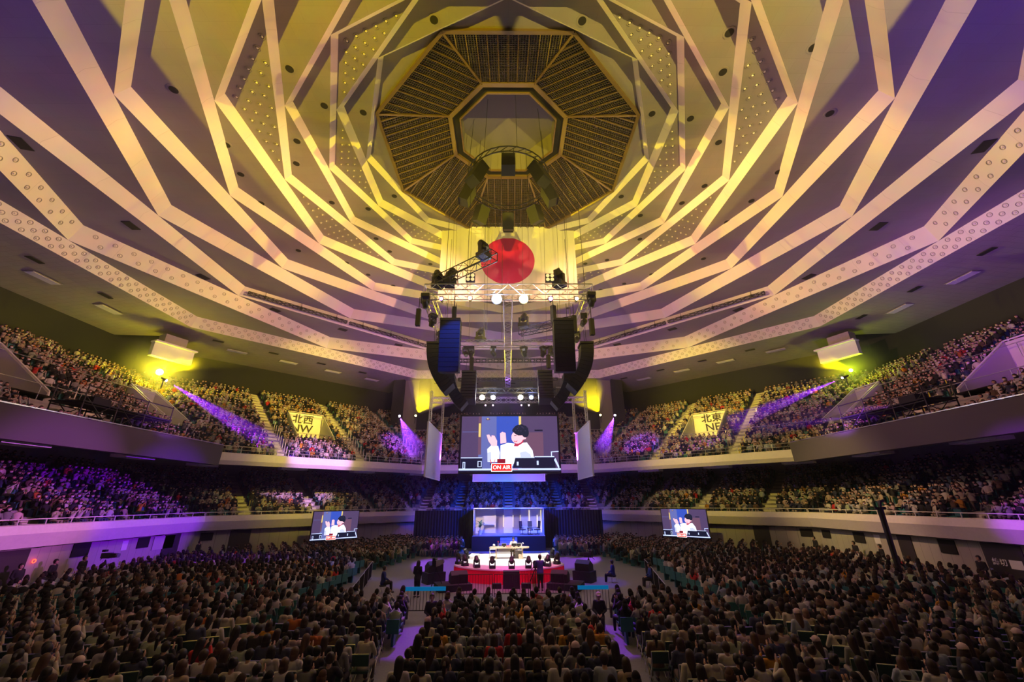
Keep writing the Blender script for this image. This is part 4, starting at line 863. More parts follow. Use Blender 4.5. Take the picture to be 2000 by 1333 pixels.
for s, lab in ((-1, 'left'), (1, 'right')):
    box_thing('riser', (s*3.25, 26.9, 0), (1.9, 1.5, .32), M['cloth_black'], 'low black riser in front of the stage, %s' % lab, 'riser', -s*.35)
    wedge((s*2.95, 27.0, .325), -s*.35, .98, M['grille'], 'big black wedge speaker on a riser before the stage, %s' % lab, 'front wedges')
    box_thing('subwoofer', (s*4.7, 29.0, 0), (1.2, .9, .6), M['grille'], 'black subwoofer beside the stage corner, %s' % lab, 'loudspeaker', -s*.6); wedge((s*4.7, 29.0, .605), -s*.6, .95, M['grille'], 'blue-lit speaker on top of the subwoofer, %s' % lab, 'corner speakers')
    box_thing('small_box', (.12+s*.85, 27.1, 0), (.55, .4, .25), M['grille'], 'low black box beside the black screen, %s' % lab, 'box')
box_thing('black_screen', (.12, 27.1, 0), (.95, .5, .88), M['grille'], 'square black speaker box before the middle of the red skirt', 'loudspeaker')
# barriers
M['cyan'] = mat('blue_lit_tape', (.0, .45, .9), .4, emit=(.0, .35, .9), es=.25)  # blue light on reflective tape, put into the colour and a faint glow
def barrier(a, b_, label, board=False):
    a, b_ = Vector(a), Vector(b_); L = (b_-a).length; rz = math.atan2((b_-a).y, (b_-a).x); T = empty('crowd_barrier', a, rz, label, 'barrier', 'crowd barriers round the stage')
    B = MB(); B.tube([(0, 0, 0), (0, 0, 1.05), (L, 0, 1.05), (L, 0, 0)], .022, 6); B.tube([(0, 0, .15), (L, 0, .15)], .018, 6); B.build('frame', M['alu'] if a.x*a.x > 30 else M['black'], T); B = MB(); n = int(L/.14)
    for i in range(1, n): B.tube([(L*i/n, 0, .15), (L*i/n, 0, 1.05)], .009, 4)
    B.build('bar', M['black'], T)
    if board: B = MB(); B.box((L/2, -.03, 1.0), (L, .05, .16)); B.build('board', M['cyan'], T)
barrier((-4.75, 21.4, 0), (-2.9, 21.4, 0), 'barrier topped by a cyan board, left front', True); barrier((3.1, 21.4, 0), (4.5, 21.4, 0), 'barrier topped by a cyan board, right front', True)
for i in range(3): barrier((-2.7+1.9*i, 24.8, 0), (-.9+1.9*i, 24.8, 0), 'dark barrier before the stage, %s panel' % ('left', 'middle', 'right')[i])
for s, lab in ((-1, 'left'), (1, 'right')):
    for i in range(4): barrier((s*(7.2+.45*i), 21.6+2.2*i, 0), (s*(7.6+.45*i), 23.7+2.2*i, 0), '%s side barrier, %s panel counted from the camera' % (lab, ('first', 'second', 'third', 'fourth')[i]))
# tall pole on the right, camera scaffolds on the side balconies
b = MB(); b.tube([(0, 0, 0), (0, 0, 4.25)], [.12, .14], 10); b.tube([(-.3, 0, 4.2), (.3, 0, 4.2)], .07, 6); b.tube([(0, 0, 4.25), (.1, 0, 4.55), (.35, 0, 4.6)], .07, 6); o = b.build('camera_crane_pole', M['black'], None, (20.6, 24.3, 0)); tag(o, 'tall thick black pole standing among the right audience', 'pole')
for s, lab in ((-1, 'left'), (1, 'right')):
    T = empty('camera_scaffold', (s*27.0, 28.2, 9.0), 0, 'black scaffold platform for cameras at the edge of the %s balcony' % lab, 'scaffold'); b = MB()
    xs, ys = (-1.0, 1.0), (-3.4, -1.1, 1.1, 3.4)
    for x in xs:
        for y in ys: b.tube([(x, y, 0), (x, y, 2.6)], .04, 6)
        for z in (.6, 1.4, 2.5): b.tube([(x, -3.4, z), (x, 3.4, z)], .035, 5)
        for i in range(3): b.tube([(x, ys[i], .1), (x, ys[i+1], 1.9)], .03, 5); b.tube([(x, ys[i+1], .1), (x, ys[i], 1.9)], .03, 5)
    for y in ys: b.tube([(-1, y, 1.4), (1, y, 1.4)], .035, 5)
    b.build('tube_frame', M['black'], T); b = MB(); b.box((0, 0, 1.55), (2.1, 7, .08)); b.build('deck', M['cloth_black'], T)
    box_thing('equipment_case', (s*27.0, 26.5, 10.6), (.9, 1.2, .5), M['cloth_black'], 'black equipment case on the %s scaffold platform' % lab, 'case')
    T = empty('paper_poster', at(0 if s > 0 else 180, 30.4, (-5.6 if s > 0 else 5.6), 11.0), s*-PI/2, 'white poster sheets on the wall behind the %s scaffold' % lab, 'poster'); b = MB(); b.box((0, 0, .8), (1.9, .03, 1.0)); b.build('sheet', M['paper'], T)

# ------------------------------------------------------------------ people
def loft(b, rings, n=16, mi=0):
    """rings: (centre, rx, ry) in horizontal planes"""
    base = len(b.v)
    for c, rx, ry in rings:
        for k in range(n): a = 2*PI*k/n; b.v.append((c[0]+rx*math.cos(a), c[1]+ry*math.sin(a), c[2]))
    for i in range(len(rings)-1):
        for k in range(n): a0_, a1_ = base+i*n+k, base+i*n+(k+1) % n; b.f.append((a0_, a1_, a1_+n, a0_+n)); b.m.append(mi)
    b.f.append(tuple(base+k for k in range(n))[::-1]); b.m.append(mi); e = base+(len(rings)-1)*n; b.f.append(tuple(e+k for k in range(n))); b.m.append(mi)
def remesh(b, voxel, name, mats, smooth=2):
    o = b.build(name+'_tmp', mats); md = o.modifiers.new('r', 'REMESH'); md.mode = 'VOXEL'; md.voxel_size = voxel; md.use_smooth_shade = True
    if smooth: s = o.modifiers.new('s', 'SMOOTH'); s.iterations = smooth; s.factor = .5
    dg = bpy.context.evaluated_depsgraph_get(); me = bpy.data.meshes.new_from_object(o.evaluated_get(dg)); me.name = name
    me.materials.clear(); me.materials.append(mats); old = o.data; bpy.data.objects.remove(o); bpy.data.meshes.remove(old); return me
M['skin'] = mat('skin', (.50, .31, .23), .55); M['hair'] = mat_objcol('hair', .5); M['garment'] = mat_objcol('garment', .85, .15); M['mask'] = mat('face_mask', (.75, .76, .78), .8); M['shoe'] = mat('shoe', (.03, .03, .035), .5); M['clothw'] = mat('crowd_tint', (.5, .5, .5))
V = Vector
def joints(pose):
    J = {}
    if pose == 'stand' or pose == 'stand_cam':
        hz = .88; J['hip'] = V((0, 0, hz)); J['kn'] = [V((s*.09, .02, .47)) for s in (-1, 1)]; J['an'] = [V((s*.10, -.01, .08)) for s in (-1, 1)]
    else:
        hz = .50; J['hip'] = V((0, 0, hz)); J['kn'] = [V((s*.10, .43, .50)) for s in (-1, 1)]; J['an'] = [V((s*.09, .46, .09)) for s in (-1, 1)]
    J['hj'] = [J['hip']+V((s*.09, .0, .0)) for s in (-1, 1)]; lean = 0 if pose.startswith('stand') else (.05 if pose in ('clap', 'look') else .0)
    J['waist'] = J['hip']+V((0, lean*.3, .20)); J['chest'] = J['hip']+V((0, lean*.8, .42)); J['neck'] = J['hip']+V((0, lean+.0, .56)); J['head'] = J['hip']+V((0, lean+.03, .715))
    J['sh'] = [J['hip']+V((s*.165, lean-.01, .50)) for s in (-1, 1)]
    H = J['hip']
    arms = {'clap': [(V((-.25, .14, .27)), V((-.055, .33, .44))), (V((.25, .14, .27)), V((.055, .33, .47)))],
            'lap': [(V((-.24, .06, .24)), V((-.07, .27, .13))), (V((.24, .06, .24)), V((.07, .29, .13)))],
            'raise': [(V((-.26, .16, .34)), V((-.07, .30, .62))), (V((.26, .16, .34)), V((.05, .32, .60)))],
            'side': [(V((-.25, -.01, .24)), V((-.12, .27, .13))), (V((.25, .03, .24)), V((.10, .29, .12)))],
            'look': [(V((-.24, .08, .24)), V((-.05, .28, .20))), (V((.24, .08, .24)), V((.06, .27, .22)))],
            'stand': [(V((-.22, -.02, .25)), V((-.09, .16, .06))), (V((.22, -.02, .25)), V((.09, .16, .04)))],
            'stand_cam': [(V((-.25, .14, .30)), V((-.12, .36, .45))), (V((.25, .14, .30)), V((.12, .36, .42)))]}[pose]
    J['el'] = [H+a[0] for a in arms]; J['wr'] = [H+a[1] for a in arms]; return J
def torso_rings(J, g, male=False):
    H = J['hip']; y = J['chest'].y-H.y; w = 1.06 if male else 1.0
    R = [(H+V((0, -.01, -.09)), .15, .12), (H+V((0, -.01, 0)), .175, .135), (H+V((0, y*.3, .14)), .15*w, .115), (J['waist'], .142*w, .108), (H+V((0, y*.6, .32)), .158*w, .118), (J['chest'], .17*w, .118), (H+V((0, y, .50)), .165*w, .095), (H+V((0, y, .54)), .11, .075), (H+V((0, y, .57)), .062, .06)]
    return [(c, rx+g, ry+g) for c, rx, ry in R]
def add_hand(b, w, d, flat, s):
    """palm, thumb and four bent fingers; d = forearm direction, flat = palm normal"""
    d = d.normalized(); n_ = flat.normalized(); x = d.cross(n_).normalized()*s
    c = w+d*.045; b.tube([w-d*.02, c, w+d*.085], [.022, .032, .030], 8)
    b.tube([w+d*.03+x*.016, w+d*.06+x*.028, w+d*.085+x*.03], [.022, .02, .016], 6); b.tube([w+d*.03-x*.016, w+d*.06-x*.026, w+d*.085-x*.028], [.022, .018, .014], 6)
    for k, (o, l) in enumerate(((.030, .062), (.011, .075), (-.009, .070), (-.028, .052))):
        p0 = w+d*.08+x*o; p1 = p0+d*l*.5+n_*.004; p2 = p1+d*l*.5+n_*.014; b.tube([p0, p1, p2], [.0098, .0094, .0082], 6)
    p0 = w+d*.02+x*.028; b.tube([p0, p0+d*.03+x*.022+n_*.012, p0+d*.06+x*.03+n_*.022], [.013, .011, .0095], 6)
def body_mesh(pose, name):
    J = joints(pose); b = MB(); loft(b, torso_rings(J, -.012))
    for i, s in enumerate((-1, 1)):
        b.tube([J['hj'][i], J['hj'][i].lerp(J['kn'][i], .5), J['kn'][i]], [.085, .075, .055], 12); b.tube([J['kn'][i], J['kn'][i].lerp(J['an'][i], .35), J['an'][i]], [.055, .052, .034], 12)
        b.tube([J['an'][i]+V((0, -.05, -.04)), J['an'][i]+V((0, .05, -.04)), J['an'][i]+V((0, .14, -.055))], [.032, .038, .026], 8)
        b.sphere(J['sh'][i], .062, 12, 8); b.tube([J['sh'][i], J['sh'][i].lerp(J['el'][i], .5), J['el'][i]], [.055, .047, .038], 10); b.tube([J['el'][i], J['el'][i].lerp(J['wr'][i], .3), J['wr'][i]], [.038, .037, .024], 10)
        d = J['wr'][i]-J['el'][i]
        if pose in ('clap', 'raise'): d = V((-.0*s, .35, .8))
        add_hand(b, J['wr'][i], d, V((-s, 0, 0)) if pose in ('clap', 'raise') else V((0, 0, -1)), -s if pose in ('clap', 'raise') else -s)
        b.sphere(J['hj'][i], .09, 10, 8)
    b.tube([J['neck']+V((0, -.01, -.06)), J['head']+V((0, -.02, -.06))], [.056, .050], 12)
    h = J['head']; b.sphere(h, .1, 20, 14, 0, (.82, .98, 1.14)); b.sphere(h+V((0, .035, -.055)), .07, 14, 10, 0, (.86, .9, .9)); b.sphere(h+V((0, .066, -.092)), .026, 8, 6)  # skull, jaw, chin
    b.tube([h+V((0, .088, .02)), h+V((0, .108, -.022)), h+V((0, .095, -.034))], [.010, .014, .010], 6)     # nose
    for s in (-1, 1): b.sphere(h+V((s*.083, .0, -.015)), .026, 8, 6, 0, (.35, .7, 1.1)); b.sphere(h+V((s*.036, .070, .032)), .03, 8, 5, 0, (1, .5, .4))
    b.tube([h+V((-.024, .088, -.06)), h+V((0, .096, -.058)), h+V((.024, .088, -.06))], .008, 6)
    return remesh(b, .0105, name, M['skin'], 1), J
def face_bits(J):
    b = MB(); h = J['head']
    for s in (-1, 1): b.sphere(h+V((s*.033, .087, .012)), .010, 8, 5, 1, (1.3, .5, .55)); b.tube([h+V((s*.018, .094, .034)), h+V((s*.05, .082, .036))], .0045, 4, 1)
    b.tube([h+V((-.02, .097, -.058)), h+V((0, .104, -.057)), h+V((.02, .097, -.058))], .0045, 5, 0); return b
def top_mesh(pose, name, male, long=False, hood=False):
    J = joints(pose); b = MB(); R = torso_rings(J, .016, male); loft(b, R[:-1])
    for i in range(2):
        b.sphere(J['sh'][i], .078, 12, 8); b.tube([J['sh'][i], J['sh'][i].lerp(J['el'][i], .5), J['el'][i]], [.075, .066, .056], 10); b.sphere(J['el'][i], .055, 8, 6)
        b.tube([J['el'][i], J['wr'][i].lerp(J['el'][i], .08)], [.055, .04], 10)
        b.tube([J['neck']+V((0, 0, -.06)), J['sh'][i]+V((0, 0, .02))], [.07, .06], 10)
    if hood: b.sphere(J['neck']+V((0, -.09, -.03)), .095, 12, 8, 0, (1.1, .7, .8))
    return remesh(b, .016, name, M['garment'], 2)
def legs_mesh(pose, name, skirt=False):
    J = joints(pose); b = MB(); H = J['hip']; loft(b, [(H+V((0, -.01, -.10)), .16, .13), (H, .188, .148), (H+V((0, 0, .12)), .165, .128)])
    for i in range(2):
        b.sphere(J['hj'][i], .105, 10, 8); b.tube([J['hj'][i], J['hj'][i].lerp(J['kn'][i], .5), J['kn'][i]], [.10, .09, .075], 12); b.sphere(J['kn'][i], .075, 10, 6)
        if not skirt or pose.startswith('stand'): b.tube([J['kn'][i], J['an'][i]+V((0, 0, .03))], [.073, .062], 12)
    if skirt: loft(b, [(H+V((0, .38, -.16)), .17, .14), (H+V((0, .30, .04)), .16, .14)])
    return remesh(b, .018, name, M['garment'], 2)
def shoes_mesh(pose, name):
    J = joints(pose); b = MB()
    for i in range(2): a = J['an'][i]; b.tube([a+V((0, -.075, -.045)), a+V((0, .0, -.045)), a+V((0, .09, -.052)), a+V((0, .165, -.062))], [.035, .045, .044, .026], 8)
    return remesh(b, .013, name, M['shoe'], 1)
def hair_mesh(kind, pose, name):
    J = joints(pose); h = J['head']; b = MB()
    b.sphere(h+V((0, -.018, .018)), .112, 20, 14, 0, (.90, 1.0, 1.08)); 
    cut = MB()
    if kind == 'short': b.sphere(h+V((0, -.045, -.03)), .085, 14, 8, 0, (1, .8, 1))
    if kind == 'curly':
        rr = random.Random(2)
        for i in range(40): a, e = rr.uniform(0, 2*PI), rr.uniform(-.1, 1.5); b.sphere(h+V((.095*math.cos(a)*math.cos(e), -.02+.1*math.sin(a)*math.cos(e), .03+.1*math.sin(e))), .035, 7, 5)
    if kind == 'bob':
        b.sphere(h+V((0, -.035, -.05)), .108, 16, 10, 0, (.98, .86, 1.05)); b.tube([h+V((0, -.03, -.05)), h+V((0, -.03, -.15))], [.108, .095], 14)
    if kind == 'long':
        b.tube([h+V((0, -.03, 0)), h+V((0, -.05, -.12)), h+V((0, -.085, -.24)), h+V((0, -.10, -.38)), h+V((0, -.095, -.46))], [.105, .105, .098, .082, .04], 14)
    if kind == 'pony':
        b.tube([h+V((0, -.12, .05)), h+V((0, -.17, .0)), h+V((0, -.15, -.14)), h+V((0, -.14, -.28))], [.028, .042, .04, .014], 10)
    if kind == 'bun': b.sphere(h+V((0, -.10, .10)), .05, 12, 8)
    me = remesh(b, .012, name, M['hair'], 1)
    # open the face : drop what lies before it
    bm = bmesh.new(); bm.from_mesh(me); fh = h
    dl = [f for f in bm.faces if (lambda c: (c.y-fh.y > .028 and c.z-fh.z < .048 and abs(c.x) < .078) or (c.z-fh.z < -.03 and c.y-fh.y > .03))(f.calc_center_median())]
    bmesh.ops.delete(bm, geom=dl, context='FACES'); bm.to_mesh(me); bm.free(); return me
def mask_mesh(pose, name):
    J = joints(pose); h = J['head']; b = MB(); vs = []; fs = []
    nx_, nz_ = 8, 5
    for k in range(nz_):
        for i in range(nx_):
            a = -1.15+2.3*i/(nx_-1); z = -.015-.085*k/(nz_-1); r = .098+.010*math.sin(PI*k/(nz_-1)); vs.append(h+V((r*.86*math.sin(a), .006+r*math.cos(a)*(1.0+.05*math.sin(PI*k/(nz_-1))), z)))
    b.add(vs, [(k*nx_+i, k*nx_+i+1, (k+1)*nx_+i+1, (k+1)*nx_+i) for k in range(nz_-1) for i in range(nx_-1)])
    me_o = b.build(name, M['mask'], smooth=True); me = me_o.data; bpy.data.objects.remove(me_o); return me
MESH = {}
def gm(key, fn, *a):
    if key not in MESH: MESH[key] = fn(*a, '_'.join(str(k) for k in key))
    return MESH[key]
def body_of(pose):
    k = ('body', pose)
    if k not in MESH: MESH[k] = body_mesh(pose, 'person_body')[0]
    return MESH[k]
def mk(name, me, parent, col=None, loc=None):
    o = bpy.data.objects.new(name, me); COL.objects.link(o); o.parent = parent
    if col: o.color = (*col, 1)
    if loc: o.location = loc
    return o
LEGN = {True: 'skirt', False: 'trousers'}
def person(loc, rz, pose, hair, hcol, tcol, lcol, label, group=None, mask=False, male=False, skirt=False, hood=False, extra=None, scale=1.0, turn=0.0):
    o = mk('person', body_of(pose), None); o.location = loc; o.rotation_euler = (0, 0, rz); o.scale = (scale,)*3; tag(o, label, 'person', group)
    J = joints(pose); mk('top', gm(('top', pose, male, hood), lambda n: top_mesh(pose, n, male, False, hood)), o, tcol); mk(LEGN[skirt], gm(('legs', pose, skirt), lambda n: legs_mesh(pose, n, skirt)), o, lcol)
    mk('shoes', gm(('shoes', pose), lambda n: shoes_mesh(pose, n)), o); mk('hair', gm(('hair', hair, pose), lambda n: hair_mesh(hair, pose, n)), o, hcol)
    if mask: mk('face_mask', gm(('mask', pose), lambda n: mask_mesh(pose, n)), o)
    else: mk('facial_feature', gm(('face', pose), lambda n: face_me(pose, n)), o)
    if extra == 'cap':
        if ('cap', pose) not in MESH:
            b = MB(); h = J['head']; b.sphere(h+V((0, -.012, .045)), .118, 16, 9, 0, (.92, 1, .9)); b.prism([(h.x+.085*math.cos(a), h.y+.06+.12*math.sin(a)) for a in [PI*i/10 for i in range(11)]], h.z+.04, h.z+.05); MESH[('cap', pose)] = remesh(b, .014, 'cap', M['garment'], 1)
        mk('cap', MESH[('cap', pose)], o, (.6, .45, .45))
    return o
M['lip'] = mat('lip', (.55, .2, .18), .5); M['eye'] = mat('eye', (.02, .015, .012), .3)
def face_me(pose, n):
    o = face_bits(joints(pose)).build(n, [M['lip'], M['eye']]); me = o.data; bpy.data.objects.remove(o); return me

# colours of clothes, weighted the way the audience looks
TOPS = [((.55, .53, .53), 'white', 16), ((.55, .51, .43), 'cream', 13), ((.02, .02, .025), 'black', 34), ((.45, .36, .28), 'beige', 9), ((.22, .22, .23), 'grey', 8), ((.05, .06, .12), 'navy', 8), ((.16, .10, .07), 'brown', 5), ((.55, .40, .42), 'pale pink', 5), ((.36, .42, .52), 'pale blue', 4), ((.42, .50, .36), 'pale green', 3), ((.55, .03, .04), 'red', 2), ((.55, .26, .03), 'mustard', 2), ((.50, .14, .04), 'orange', 1)]
HAIRC = [((.012, .010, .010), 'black', 12), ((.035, .02, .014), 'dark brown', 8), ((.08, .04, .025), 'brown', 2), ((.22, .13, .08), 'light brown', .5)]
def wpick(rr, L): 
    t = rr.uniform(0, sum(x[2] for x in L))
    for x in L:
        t -= x[2]
        if t <= 0: return x
    return L[-1]
# ---- seats on the arena floor: blocks of rows, turned towards the stage
def inblock(poly, x, y):
    c = False; n = len(poly)
    for i in range(n):
        (x0, y0), (x1, y1) = poly[i], poly[(i+1) % n]
        if (y0 > y) != (y1 > y) and x < (x1-x0)*(y-y0)/(y1-y0)+x0: c = not c
    return c
BL = []
BL.append(('centre block', [(-2.75, 6.5), (2.85, 6.5), (3.0, 19.9), (-2.9, 19.9)], 0))
for s, nm in ((-1, 'left'), (1, 'right')):
    BL.append((nm+' front block', [(s*3.9, 6.0), (s*8.2, 6.0), (s*8.2, 21.0), (s*4.1, 20.0)], -s*.16))
    BL.append((nm+' outer front block', [(s*8.9, 5.5), (s*24.5, 14), (s*24.5, 20.5), (s*9.0, 21.0)], -s*.80))
    BL.append((nm+' side block', [(s*9.3, 22.0), (s*24.6, 21.5), (s*25.0, 36), (s*10.6, 33.2), (s*9.9, 30)], -s*1.25))
    BL.append((nm+' rear side block', [(s*9.6, 34.2), (s*24.6, 37.2), (s*24.0, 39.2), (s*15.0, 47.5), (s*8.2, 40.5)], -s*2.1))
    BL.append((nm+' rear block', [(s*4.6, 41.0), (s*8.0, 41.5), (s*14.0, 48.0), (s*13.2, 50.8), (s*4.9, 50.8)], -s*2.75))
ORD_ = ['first', 'second', 'third', 'fourth', 'fifth', 'sixth', 'seventh', 'eighth', 'ninth', 'tenth', 'eleventh', 'twelfth', 'thirteenth', 'fourteenth', 'fifteenth', 'sixteenth', 'seventeenth', 'eighteenth', 'nineteenth', 'twentieth']
seats = []; rs = random.Random(11)
for nm, poly, rot in BL:
    cx0 = sum(p[0] for p in poly)/len(poly); cy0 = sum(p[1] for p in poly)/len(poly); c_, s_ = math.cos(rot), math.sin(rot)
    # rot: facing direction of the block = +y turned by -rot about z
    for j in range(-45, 46):
        for i in range(-60, 61):
            lx, ly = i*.52, j*.90
            x = cx0+lx*math.cos(-rot)-ly*math.sin(-rot); y = cy0+lx*math.sin(-rot)+ly*math.cos(-rot)
            if s_ != 0: pass
            X, Y = cx0+lx*math.cos(rot)-ly*math.sin(rot), cy0+lx*math.sin(rot)+ly*math.cos(rot)
            if inblock(poly, X, Y):
                if abs(i) % 16 == 8 and 'side' in nm: continue
                seats.append((X, Y, rot, nm, j, i))
# facing: local +y turned by rot must look at the stage
def face_of(x, y, rot): # direction to the stage, blended with the block
    a = math.atan2(-(0-x), 32-y); return a*.4+rot*.6 if abs(a-rot) < 2 else rot
fl_seats = []
for (x, y, rot, nm, j, i) in seats:
    if rs.random() < .03: continue
    q = proj((x, y, 1.1))
    if q is None or not (-40 < q[0] < 2040 and q[1] < 1420): continue
    fl_seats.append((x, y, face_of(x, y, rot), nm, j, i, q[2], q))
fl_seats.sort(key=lambda s: s[6])
onscreen = [s for s in fl_seats if 8 < s[7][0] < 1992 and s[7][1] < 1328]
NEAR = onscreen[:298]; nid = set(id(s) for s in NEAR)
# folding chair
fc = empty('folding_chair', (0, 0, 0)); M['chair'] = mat('chair_vinyl', (.02, .07, .06), .5)
b = MB(); b.box((0, .02, .44), (.44, .42, .05)); b.build('seat', M['chair'], fc); b = MB(); b.box((0, -.215, .72), (.44, .03, .26), 0, Matrix.Rotation(.12, 3, 'X')); b.build('backrest', M['chair'], fc)
b = MB()
for s in (-.23, .23): b.tube([(s, -.23, .86), (s, -.20, .6), (s, .22, 0)], .012, 5); b.tube([(s*.96, .20, .42), (s*.96, -.26, 0)], .012, 5)
b.tube([(-.23, -.235, .87), (.23, -.235, .87)], .012, 5); b.build('frame', M['alu'], fc)
cch = [0]
rowset = {}
for s in NEAR: rowset.setdefault((s[3], s[4]), []).append(s)
rowno = {}
for nm in set(k[0] for k in rowset):
    js = sorted(set(k[1] for k in rowset if k[0] == nm))
    for n_, j in enumerate(js): rowno[(nm, j)] = n_
HK = ['long', 'long', 'bob', 'short', 'long', 'pony', 'bob', 'short', 'bun']; HN = {'long': 'long', 'bob': 'bobbed', 'short': 'short', 'pony': 'ponytailed', 'bun': 'tied-up'}
rp = random.Random(23)
for (nm, j), L_ in rowset.items():
    L_.sort(key=lambda s: s[7][0])
    for n_, s in enumerate(L_):
        x, y, fa = s[0], s[1], s[2]; t = wpick(rp, TOPS); hc = wpick(rp, HAIRC); hk = rp.choice(HK); pose = rp.choice(['clap', 'lap', 'lap', 'look', 'look', 'side', 'clap', 'side', 'raise'])
        lc = rp.choice([(.02, .02, .03), (.05, .07, .13), (.12, .10, .08), (.3, .27, .22)]); male = hk == 'short'
        where = '%s row, %s from left, %s' % (ORD[min(19, rowno[(nm, j)])], ORD[min(19, n_)] if n_ < 20 else 'twenty-'+ORD[n_-20], nm)
        person((x+rp.uniform(-.04, .04), y+rp.uniform(-.03, .03), 0), fa+rp.uniform(-.12, .12), pose, hk, hc[0], t[0], lc, 'seated spectator, %s top, %s hair, %s' % (t[1], HN[hk], where), 'seated spectators on the arena floor', rp.random() < .5, male, (not male) and rp.random() < .35, rp.random() < .25, 'cap' if rp.random() < .04 else None, rp.uniform(.93, 1.06))
        if cch[0] == 0: c = fc
        else: c = copy_tree(fc, None)
        cch[0] += 1; c.location = (x, y-.0, 0); c.rotation_euler = (0, 0, s[2]); tag(c, 'dark green folding chair, %s' % where, 'chair', 'folding chairs on the arena floor')

# ---- everybody else: one mesh of low-count figures
def proto_fig(kind, rr):
    """returns verts, faces, face kinds (0 skin 1 hair 2 top 3 legs 4 mask)"""
    b = MB(); lo = lambda *a, **k: None
    h = V((0, .03, .76)); nu, nv = 10, 7
    b.sphere(h, .112, nu, nv, 0, (.85, .98, 1.12))
    for fi, f in enumerate(b.f):
        c = sum((V(b.v[k]) for k in f), V())/len(f)-h
        b.m[fi] = 1 if (c.z > .045 or c.y < .012) else (4 if kind[1] and c.z < -.01 and c.y > .03 else 0)
    if kind[0] == 1: b.tube([h+V((0, -.045, .0)), h+V((0, -.06, -.14)), h+V((0, -.09, -.30))], [.10, .11, .06], 7, 1)
    if kind[0] == 2: b.tube([h+V((0, -.02, .0)), h+V((0, -.03, -.13))], [.112, .10], 8, 1)
    R = [(V((0, 0, .0)), .18, .14), (V((0, .0, .22)), .16, .12), (V((0, .01, .44)), .205, .12), (V((0, .01, .55)), .19, .10), (V((0, .01, .61)), .06, .06)]; n0 = len(b.f); loft(b, R, 8, 2)
    for s in (-1, 1):
        if kind[2] == 0: A = [V((s*.18, .0, .52)), V((s*.25, .13, .30)), V((s*.05, .31, .46))]
        elif kind[2] == 1: A = [V((s*.18, .0, .52)), V((s*.24, .06, .28)), V((s*.06, .28, .18))]
        else: A = [V((s*.18, .0, .52)), V((s*.25, .15, .36)), V((s*.05, .28, .64))]
        b.tube(A, [.055, .048, .034], 5, 2); b.tube([A[2], A[2]+V((0, .02, .11 if kind[2] != 1 else .0))+(V((0, .09, 0)) if kind[2] == 1 else V())], [.03, .025], 5, 0)
        b.tube([V((s*.09, .0, .04)), V((s*.10, .42, .06)), V((s*.10, .46, -.38))], [.09, .075, .05], 5, 3)
    return b
protos = []; rr = random.Random(4)
for hairk in (0, 1, 2):
    for mk_ in (0, 1):
        for ak in (0, 1, 2):
            b = proto_fig((hairk, mk_, ak), rr); vv = np.array([tuple(v) for v in b.v], np.float32)
            lt = np.array([len(f) for f in b.f], np.int32); lv = np.concatenate([np.array(f, np.int32) for f in b.f]); protos.append((vv, lt, lv, np.array(b.m, np.int32)))
people = []           # x, y, z(seat height base), facing, scale
for s in fl_seats:
    if id(s) in nid: continue
    people.append((s[0], s[1], .46, s[2]))
seatpos = [(s[0], s[1], .0, s[2], 1) for s in fl_seats if id(s) not in nid]
rc_ = random.Random(31)
def fill(A, a0, z0, da, dz, n, pits, keepp, nback=0):
    for az in VIS:
        nv_, mv_ = side(az); fa = math.atan2(nv_.x, -nv_.y)
        for i in range(n-nback):
            ap = a0+da*i+.42; w = (a0+da*i)*T8-.35; k = int(2*w/.49)
            for q in range(k+1):
                t = -w+2*w*q/k; ai = ap
                if any(abs(t-max(-w-.3+.55, min(w+.3-.55, a))) < .78 for a in A[az] if abs(a) < w+.6): continue
                if pits and PA0-.9 < ap < PA1+.3 and any(p-.45 < t < q_+.45 for p, q_ in PITS[az]): continue
                if pits and az in (0, 180) and i < 5 and (i > 0 or (t if az == 0 else -t) > -1.5) and -3.8 < (t if az == 0 else -t) < 3.4: continue
                p = at(az, ai, t, z0+dz*i)
                if not seen((p.x, p.y, p.z+.8), 30): continue
                if az == 90 and not pits and abs(t) < 0: continue
                seatpos.append((p.x, p.y, p.z, fa, 0))
                if rc_.random() < keepp(az, i, t): people.append((p.x, p.y, p.z+.44, fa))
def kp_u(az, i, t): return .965
def kp_l(az, i, t): return .95
fill(UA, UP0, UZ0, UDA, UDZ, UN, True, kp_u, 1); fill(LA, LO0, LZ0, LDA, LDZ, LN, False, kp_l, 1)
n = len(people); ppl = np.array(people, np.float64); rng = np.random.default_rng(5)
pid = rng.integers(0, len(protos), n); wts = np.array([t[2] for t in TOPS], float); wts /= wts.sum(); tci = rng.choice(len(TOPS), n, p=wts); hw = np.array([h[2] for h in HAIRC], float); hw /= hw.sum(); hci = rng.choice(len(HAIRC), n, p=hw)
TC = np.array([t[0] for t in TOPS]); HC = np.array([h[0] for h in HAIRC]); LC = np.array([(.02, .02, .03), (.05, .07, .13), (.12, .10, .08), (.3, .27, .22)]); lci = rng.integers(0, 4, n)
ang = ppl[:, 3]+rng.uniform(-.3, .3, n); sc = rng.uniform(.92, 1.07, n); jx = rng.uniform(-.05, .05, (n, 2)); tb_ = rng.uniform(.75, 1.2, (n, 1)); sk = np.array([.50, .31, .23])*rng.uniform(.85, 1.15, (n, 1))
VV, LT, LV, CO = [], [], [], []; off = 0
